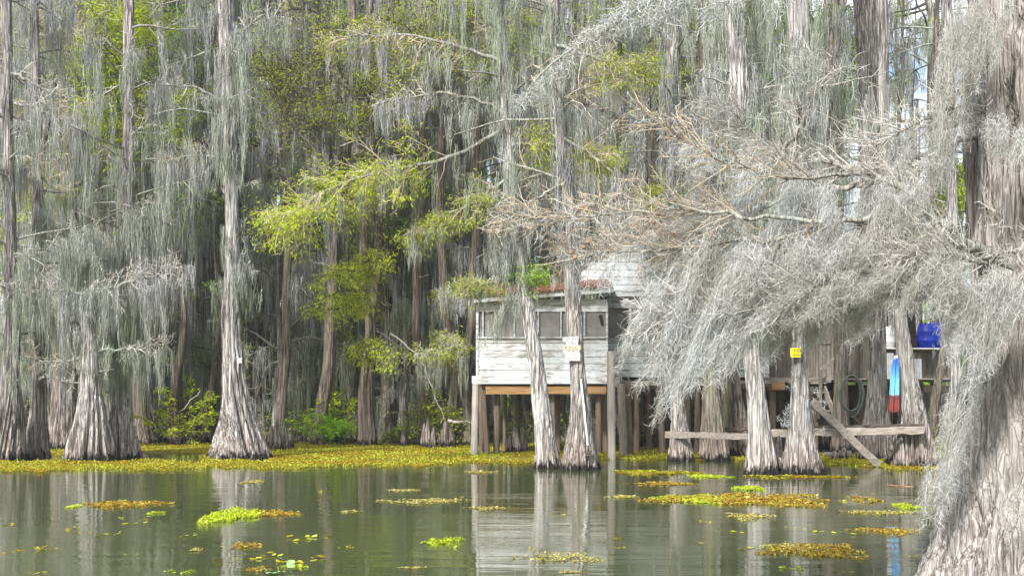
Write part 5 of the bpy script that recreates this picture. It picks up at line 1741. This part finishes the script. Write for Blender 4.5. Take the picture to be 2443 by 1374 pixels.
# separate rafts of weed: px, py, half width, half height, kind, height, label
RAFT = [
    (295, 1204, 94, 9, 'mat_orange', .03, 'long rusty orange weed raft in front of the stout pale pair'),
    (543, 1233, 62, 18, 'mat_green', .055, 'thick bright yellow-green weed raft, the largest leafy one'),
    (648, 1226, 66, 8, 'mat_orange', .03, 'rust-brown weed tail trailing right off the bright green raft'),
    (580, 1303, 48, 9, 'mat_orange', .02, 'small orange-brown raft below the bright green one'),
    (460, 1313, 26, 4, 'mat_brown', .02, 'little yellowish weed scrap left of the small orange-brown raft'),
    (1064, 1297, 48, 10, 'mat_green', .05, 'bright lime clump with upright shoots near the cabin reflection'),
    (1005, 1196, 112, 6, 'mat_brown', .02, 'long thin straw-coloured weed line left of the cabin reflection'),
    (962, 1170, 40, 3, 'mat_brown', .012, 'faint straw streak just above the long thin weed line'),
    (838, 1221, 28, 3, 'mat_brown', .012, 'faint straw streak midway between green raft and lime clump'),
    (604, 1150, 26, 4, 'mat_brown', .015, 'tan weed scrap under the wide-based tree'),
    (1325, 1331, 122, 12, 'mat_brown', .02, 'wide yellow-brown raft lying in the cabin reflection'),
    (1785, 1193, 212, 16, 'mat_orange', .035, 'largest raft, yellow to orange, below the bent pale cypress'),
    (1665, 1191, 92, 11, 'mat_green', .03, 'yellow-green weed on the left end of the largest raft'),
    (1775, 1233, 66, 9, 'mat_brown', .02, 'yellowish raft right under the largest one'),
    (1560, 1128, 95, 6, 'mat_leaf', .03, 'yellow weed bar close to the cabin pilings'),
    (1590, 1154, 62, 5, 'mat_orange', .015, 'brown weed line between the yellow bar and the largest raft'),
    (1490, 1186, 46, 4, 'mat_brown', .015, 'pale weed streak by the mooring post reflection'),
    (1955, 1316, 132, 19, 'mat_orange', .03, 'broad gold and rust raft nearest the foreground tree foot'),
    (1880, 1306, 60, 12, 'mat_brown', .025, 'straw-yellow weed on the left half of the broad gold raft'),
    (2116, 1268, 82, 9, 'mat_orange', .02, 'brown raft between the foreground tree and the broad gold raft'),
    (2090, 1223, 86, 6, 'mat_brown', .015, 'long pale weed bar left of the foreground tree'),
    (2066, 1193, 34, 8, 'mat_orange', .03, 'small orange clump above the long pale weed bar'),
    (2168, 1209, 40, 7, 'mat_green', .03, 'small lime weed clump touching the foreground tree moss'),
    (2200, 1333, 26, 9, 'mat_leaf', .02, 'golden weed scrap against the foreground tree foot'),
    (1790, 1166, 36, 6, 'mat_green', .03, 'green leafy clump just above the largest raft'),
    (1160, 1212, 48, 3, 'mat_brown', .012, 'pale weed streak at the left post reflection'),
    (1152, 1126, 42, 3, 'mat_brown', .012, 'thin weed streak below the left cabin piling'),
    (1690, 1137, 50, 5, 'mat_green', .02, 'green weed bar in front of the plank rail'),
    (700, 1352, 34, 4, 'mat_green', .015, 'lime weed scrap near the bottom edge beside the lily leaves'),
    (612, 1360, 42, 7, 'mat_orange', .02, 'brown curled weed near the bottom edge left of the lily leaves'),
    (432, 1364, 38, 5, 'mat_green', .015, 'yellow-green weed scrap at the bottom edge, left part'),
    (370, 1225, 22, 4, 'mat_green', .02, 'small green sprig right of the long rusty raft'),
    (175, 1209, 16, 4, 'mat_green', .02, 'small green sprig left of the long rusty raft'),
    (1900, 1138, 130, 4, 'mat_leaf', .02, 'thin yellow weed fringe under the notice tree'),
    (1360, 1365, 30, 3, 'mat_brown', .012, 'thin weed streak at the bottom edge in the cabin reflection'),
    (320, 1322, 18, 4, 'mat_green', .012, 'tiny lime scrap below the long rusty raft'),
    (1890, 1355, 30, 5, 'mat_green', .015, 'lime weed scrap under the broad gold raft'),
    (985, 1355, 34, 2, 'mat_brown', .01, 'pale floating stalk near the bottom edge'),
]
for i, (px, py, hw, hh, m, hgt, lab) in enumerate(RAFT):
    g = np.random.default_rng(1000 + i)
    d = dist(py)
    A = hw / F * d
    d0, d1 = dist(py + hh), dist(py - hh)
    Bd = (d1 - d0) / 2
    n = int(np.clip(A * Bd * 7500, 200, 12000))
    th = g.random(n) * 2 * math.pi
    r = g.random(n) ** .55
    lob = 1 + .25 * np.sin(th * 3 + i) + .18 * np.sin(th * 7 + 2 * i)
    pos = np.stack([A * r * lob * np.cos(th) * .92, Bd * r * lob * np.sin(th) * .85, np.zeros(n)], 1)
    # thin it into clumps
    keep = vnoise(pos[:, 0] * 5 + 40, pos[:, 1] * 3 + 20, 80, i) * .6 + vnoise(pos[:, 0] * 14 + 40, pos[:, 1] * 9 + 20, 80, i + 9) * .4 > .36
    pos = pos[keep]
    sz = np.clip(.0015 * d + .006, .018, .05)
    mb = MB()
    mb.add(leaves_flat(pos, g, sz * g.choice([.7, 1.0, 1.9], len(pos), p=[.5, .4, .1]), .28, .006, hgt * .7))
    if hgt >= .03:
        pr = pos[g.integers(0, len(pos), int(len(pos) * .25))]
        mb.add(blades(pr, g, hgt * (1.3 if m == 'mat_green' else .9), sz * .5))
    o = mb.build('weed_raft', M[m], None, ((px - CX) / F * d, (d0 + d1) / 2, 0))
    tag(o, lab, 'water weed', 'floating weed rafts on open water')
# loose single scraps
g = np.random.default_rng(1200)
spk = None
for i in range(46):
    py = g.uniform(1132, 1372)
    px = g.uniform(10, 2150)
    d = dist(py)
    n = 7
    if i % 12 == 0:
        pos = g.normal(size=(n, 3)) * np.array([.06, .05, 0])
        spk = MB().add(leaves_flat(pos, g, .05, .3, .005, .01)).build('weed_scrap', M['mat_leaf'])
        o = spk
    else:
        o = spk.copy()
        COL.objects.link(o)
    o.location = ((px - CX) / F * d, d, 0)
    o.rotation_euler = (0, 0, g.random() * 6.28)
    s = g.uniform(.5, 1.5)
    o.scale = (s * 1.8, s, s)
    tag(o, 'tiny loose scrap of weed adrift on the open water', 'water weed', 'loose weed scraps')
# lily leaves at the bottom edge
for (px, py, rad, z, lab) in ((694, 1362, .04, .06, 'round pale green lily leaf standing up on its stalk at the bottom edge'), (672, 1370, .035, .02, 'smaller pale lily leaf lying flat beside the standing one'), (630, 1366, .03, .02, 'yellow-green lily leaf among the brown curled weed'), (648, 1371, .05, .012, 'whitish lily leaf floating flat at the bottom edge')):
    d = dist(py)
    o = empty('lily_pad', ((px - CX) / F * d, d, 0))
    tag(o, lab, 'lily pad', 'lily leaves at the bottom edge')
    n = 18
    th = np.linspace(.2, 2 * math.pi - .2, n)
    v = np.concatenate([np.stack([rad * f * np.cos(th), rad * f * np.sin(th), np.full(n, z + .01 * f * f) + .006 * np.sin(th * 3) * f], 1) for f in (.05, .5, 1)])
    if z > .04:
        v[:, 2] += v[:, 1] * .9
    mb = MB()
    mb.add((v, quads(1, 3, 0, False, n)), 0, True)
    mb.build('leaf', M['lily'], o)
    if z > .03:
        mb = MB()
        mb.add(tube(np.array([[[0, .02, -.05], [0, .01, z * .5], [0, 0, z]]]), .006, 6, np.random.default_rng(1)), 0, True)
        mb.build('stalk', M['lily'], o)
# red-stemmed dead branch in the water beside the foreground tree
g = np.random.default_rng(1300)
d = dist(1160)
o = empty('dead_branch', (wx(2200, d), d, 0))
tag(o, 'reddish dead branch lying in the water left of the foreground tree', 'branch')
ln = resample([L2(2112, 1156, d, o), L2(2170, 1160, d, o), L2(2262, 1176, d - .4, o)], 12)[None]
mb = MB()
mb.add(tube(ln, np.linspace(.006, .02, 12)[None], 6, g), 0, True)
s1 = side_shoots(ln, 14, .5, g, .6, (-.5, 0, .1), 5, .1)
mb.add(ribbon(s1, np.linspace(.010, .005, 5)[None], g), 0)
mb.build('stem', M['cone'], o)

# ------------------------------------------------------------------ knees, shrubs, sticks on the bank


def knee(px, py, hpx, wpx, seed, label, group, d=None):
    g = np.random.default_rng(seed)
    d = d or dist(py)
    h = hpx / F * d
    zs = np.linspace(-.2, h, 14)
    f = np.clip(zs / h, 0, 1)
    RR = wpx / 2 / F * d * (1 - .72 * f ** 1.2) * np.where(f > .97, .55, 1)
    X = np.cumsum(g.normal(size=14) * .008)
    mb = MB()
    mb.add(trunk_mesh(zs, X, X * .5, RR, 20, g, 1.2, .04, .05), 0, True)
    t = np.array([[X[-1], X[-1] * .5, h + .01]])
    o = mb.build('cypress_knee', M['bark'], None, ((px - CX) / F * d, d, 0))
    tag(o, label, 'cypress knee', group)


KN = [(650, 1072, 58, 24), (664, 1074, 72, 26), (680, 1073, 66, 24), (694, 1070, 40, 20)]
for i, (px, py, h, w) in enumerate(KN):
    knee(px, py, h, w, 40 + i, ['shortest-topped brown knee beside the wide-based tree', 'tall blunt brown knee in the clump beside the wide-based tree', 'tall ragged knee on the right of the wide-based tree clump', 'low outermost knee of the wide-based tree clump'][i], 'cypress knees beside the wide-based tree')
for i, (px, py, h, w) in enumerate([(1856, 1126, 88, 30), (1842, 1130, 46, 22), (1868, 1130, 40, 20)]):
    knee(px, py, h, w, 60 + i, ['tall pointed knee between the bent tree and the notice tree', 'low knee at the right foot of the bent tree', 'low knee at the left foot of the notice tree'][i], 'cypress knees between the bent and notice trees')
for i, (px, py, h, w) in enumerate([(2126, 1110, 52, 18), (2138, 1112, 46, 16), (2154, 1114, 62, 20), (2116, 1108, 30, 14), (2012, 1096, 30, 22), (1990, 1098, 24, 20)]):
    knee(px, py, h, w, 70 + i, 'small brown knee poking up near the towel tree foot' if i < 4 else 'low dark knee by the pipe collar', 'cypress knees near the towel tree' if i < 4 else 'cypress knees by the pipe')
for i, (px, py, h, w) in enumerate([(1008, 1068, 60, 18), (1022, 1068, 74, 20), (1038, 1069, 52, 18), (1060, 1068, 66, 22), (1078, 1068, 46, 18), (960, 1064, 40, 18), (1250, 1078, 50, 22), (1232, 1080, 64, 26), (1214, 1080, 42, 20)]):
    knee(px, py, h, w, 90 + i, 'narrow brown knee on the bank left of the cabin' if i < 6 else 'dark knee under the cabin floor', 'cypress knees on the bank' if i < 6 else 'cypress knees under the cabin')


g = np.random.default_rng(1500)
nU = 2600
ud = g.uniform(43.5, 54, nU)
up = g.uniform(-60, 2300, nU)
ux = (up - CX) / F * ud
us = np.stack([ux, ud, np.full(nU, -.05)], 1)
ut = walk(us, g.normal(size=(nU, 3)) * np.array([.5, .5, .15]) + np.array([0, 0, 1.0]), g.uniform(.25, 1.5, nU), 5, g, .22)
mb = MB()
mb.add(ribbon(ut, np.linspace(.035, .012, 5)[None] * g.uniform(.5, 1.5, (nU, 1)), g), 0)
ul = side_shoots(ut, 5200, .7, g, .9, (0, 0, 0), 4, .25)
mb.add(ribbon(ul, .012, g), 1)
sel = vnoise(ux * .5 + 40, ud * .5, 200, 3) > .5
mb.add(fronds(ut[sel], 16000, g, .14, .07, .12), 2)
tag(mb.build('undergrowth', [M['twig_dark'], M['twig_tan'], M['shrub']]), 'tangle of thin stems and leaves along the bank', 'undergrowth', None, 'stuff')


def shrub(px, py, rx, h, seed, leaf, label, mat='shrub', d=None, size=.12):
    g = np.random.default_rng(seed)
    d = d or dist(py)
    A = rx / F * d
    H = h / F * d
    o = empty('shrub', ((px - CX) / F * d, d, 0))
    tag(o, label, 'shrub')
    n = 16
    st = g.normal(size=(n, 3)) * np.array([A * .35, .2, 0])
    st[:, 2] = -.05
    b = walk(st, g.normal(size=(n, 3)) * np.array([.45, .35, .1]) + np.array([0, 0, 1]), H * g.uniform(.6, 1.15, n), 7, g, .14)
    mb = MB()
    mb.add(tube(b, np.linspace(.014, .005, 7)[None], 5, g), 0, True)
    s1 = side_shoots(b, n * 6, A * .9, g, .9, (0, 0, .15), 5, .16, .2)
    mb.add(ribbon(s1, np.linspace(.012, .006, 5)[None], g), 0)
    mb.build('stem', M['twig_dark'], o)
    lm = MB()
    lm.add(fronds(s1, leaf, g, size, size * .5, .07))
    lm.build('foliage', M[mat], o)


shrub(775, 1062, 70, 75, 1, 2600, 'low broad-leaved green shrub on the bank, left of the ribbed trunks', 'leaf_green')
shrub(810, 1060, 60, 140, 2, 2200, 'taller yellow-green shrub behind the broad-leaved one', 'leaf')
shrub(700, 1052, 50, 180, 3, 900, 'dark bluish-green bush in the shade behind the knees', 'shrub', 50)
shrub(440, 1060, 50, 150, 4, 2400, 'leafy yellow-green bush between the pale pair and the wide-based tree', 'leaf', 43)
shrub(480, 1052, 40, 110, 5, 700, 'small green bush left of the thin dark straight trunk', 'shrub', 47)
shrub(1010, 1060, 70, 100, 6, 1800, 'scrubby olive bush left of the cabin stilts', 'leaf_olive', 43)
shrub(1085, 1062, 60, 140, 7, 1900, 'ragged bush against the left side of the cabin stilts', 'leaf_olive', 42.5)
shrub(130, 1060, 60, 130, 8, 1600, 'yellowish bush behind the left edge trunks', 'leaf_olive', 46)
shrub(960, 1062, 40, 50, 9, 500, 'little green tuft at the foot of the dark-footed cypress')
shrub(2225, 1060, 44, 110, 10, 600, 'shrub with bright leaves under the right end of the deck', 'shrub', 36.5)
shrub(2225, 1100, 36, 44, 11, 420, 'yellow weed bush at the waterline right of the towel tree', 'leaf', 31.5, .09)
shrub(2268, 1098, 26, 60, 12, 500, 'rusty brown fern at the foot of the thin pale cypress', 'mat_orange', 33, .10)
shrub(640, 1056, 46, 90, 13, 600, 'dim green bush right behind the clump of knees', 'shrub', 46)
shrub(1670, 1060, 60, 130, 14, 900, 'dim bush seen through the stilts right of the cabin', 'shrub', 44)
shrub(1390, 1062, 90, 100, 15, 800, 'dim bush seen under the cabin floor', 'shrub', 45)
shrub(2150, 1062, 90, 150, 16, 1000, 'dim bush seen below the deck behind the towel tree', 'leaf_olive', 43)
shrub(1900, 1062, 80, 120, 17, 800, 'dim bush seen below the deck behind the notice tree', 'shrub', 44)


def stick(pts, d, r, seed, label, mat='twig_pale', shoots=6):
    g = np.random.default_rng(seed)
    q = np.array([P(a, b, d) for a, b in pts])
    c = q.mean(0)
    ln = resample(q - c, 14)[None]
    ln[0, 1:-1] += g.normal(size=(12, 3)) * .02
    mb = MB()
    mb.add(tube(ln, np.linspace(r, r * .4, 14)[None], 7, g), 0, True)
    if shoots:
        s1 = side_shoots(ln, shoots, .5, g, .8, (0, 0, .1), 5, .15)
        mb.add(ribbon(s1, np.linspace(.012, .006, 5)[None], g), 0)
    tag(mb.build('fallen_branch', M[mat], None, tuple(c)), label, 'branch')


stick([(395, 1000), (440, 975), (478, 930)], 43, .03, 1, 'thin pale stick slanting in the gap left of the wide-based tree')
stick([(640, 1030), (700, 1020), (770, 1050), (800, 1062)], 44, .02, 2, 'long thin stick drooping to the weeds right of the knees', 'twig_tan')
stick([(1070, 1004), (1110, 1006), (1130, 1010)], 40, .06, 3, 'short pale log end jutting out left of the cabin stilts', 'twig_pale', 0)
stick([(930, 795), (980, 830), (1010, 870), (1060, 1000)], 40, .03, 4, 'bare grey bough hanging down in front of the bank left of the cabin', 'twig_pale', 16)
stick([(380, 900), (410, 960), (420, 985)], 44, .07, 5, 'dark broken bough leaning at the green bush', 'twig_dark', 4)
stick([(700, 1025), (740, 1020), (820, 1022)], 45, .04, 6, 'dark log lying along the bank behind the shrubs', 'twig_dark', 3)
stick([(2215, 1078), (2240, 1098), (2262, 1108)], 30.5, .02, 7, 'pale stick slanting down into the weeds by the foreground tree', 'twig_pale', 2)

# even haze volume, added to brighten the far wood
mb = MB()
mb.box((0, 160, 14.5), (700, 440, 33))
hm, hnt = mat_new('haze')
pv = N(hnt, 'ShaderNodeVolumePrincipled')
pv.inputs['Color'].default_value = (.93, .96, .92, 1)
pv.inputs['Density'].default_value = 0.0007
pv.inputs['Anisotropy'].default_value = 0.2
ho = N(hnt, 'ShaderNodeOutputMaterial')
hnt.links.new(pv.outputs[0], ho.inputs['Volume'])
tag(mb.build('haze', hm), 'thin pale haze added to brighten the wood between the far trunks', 'haze', None, 'stuff')

# ------------------------------------------------------------------ sky, sun, camera
w = bpy.data.worlds.new('World')
sc.world = w
w.use_nodes = True
nt = w.node_tree
nt.nodes.clear()
SUN_EL, SUN_AZ = 37, 208     # azimuth clockwise from +Y: light from behind the boat, a little left
sky = N(nt, 'ShaderNodeTexSky', sky_type='NISHITA')
sky.sun_disc = False
sky.sun_elevation = R(SUN_EL)
sky.sun_rotation = R(SUN_AZ)
sky.air_density = 1.0
sky.dust_density = 2.0
tc = N(nt, 'ShaderNodeTexCoord')
cn = noise(nt, mapping(nt, tc.outputs['Generated'], (1, 1, 2.2)), 2.6, 6, .6)
cm = ramp(nt, cn, [(0.42, (0, 0, 0)), (0.60, (1, 1, 1))])
c = mixc(nt, math_(nt, 'MULTIPLY', cm, .85), sky.outputs[0], (11.0, 11.3, 11.8))
bg = N(nt, 'ShaderNodeBackground', inp={'Strength': 0.125})
nt.links.new(c, bg.inputs[0])
wo = N(nt, 'ShaderNodeOutputWorld')
nt.links.new(bg.outputs[0], wo.inputs[0])
sl = bpy.data.lights.new('sun', 'SUN')
sl.energy = 4.2
sl.angle = R(6)
sl.color = (1.0, .975, .94)
so = bpy.data.objects.new('sun', sl)
COL.objects.link(so)
so.rotation_euler = (R(90 - SUN_EL), 0, R(-SUN_AZ + 180))

cam = bpy.data.cameras.new('camera')
cam.sensor_width = 36
cam.sensor_fit = 'HORIZONTAL'
cam.lens = 36 * F / 2443
cam.shift_y = (HY - 687) / 2443
cam.clip_end = 2000
co = bpy.data.objects.new('camera', cam)
co.location = (0, 0, CH)
co.rotation_euler = (R(90), 0, 0)
COL.objects.link(co)
sc.camera = co

sc.view_settings.view_transform = 'Standard'
sc.view_settings.look = 'None'
sc.view_settings.exposure = 0.76
sc.view_settings.gamma = 1
sc.cycles.max_bounces = 5
sc.cycles.diffuse_bounces = 3
sc.cycles.glossy_bounces = 3
sc.cycles.transmission_bounces = 3
sc.cycles.caustics_reflective = False
sc.cycles.caustics_refractive = False
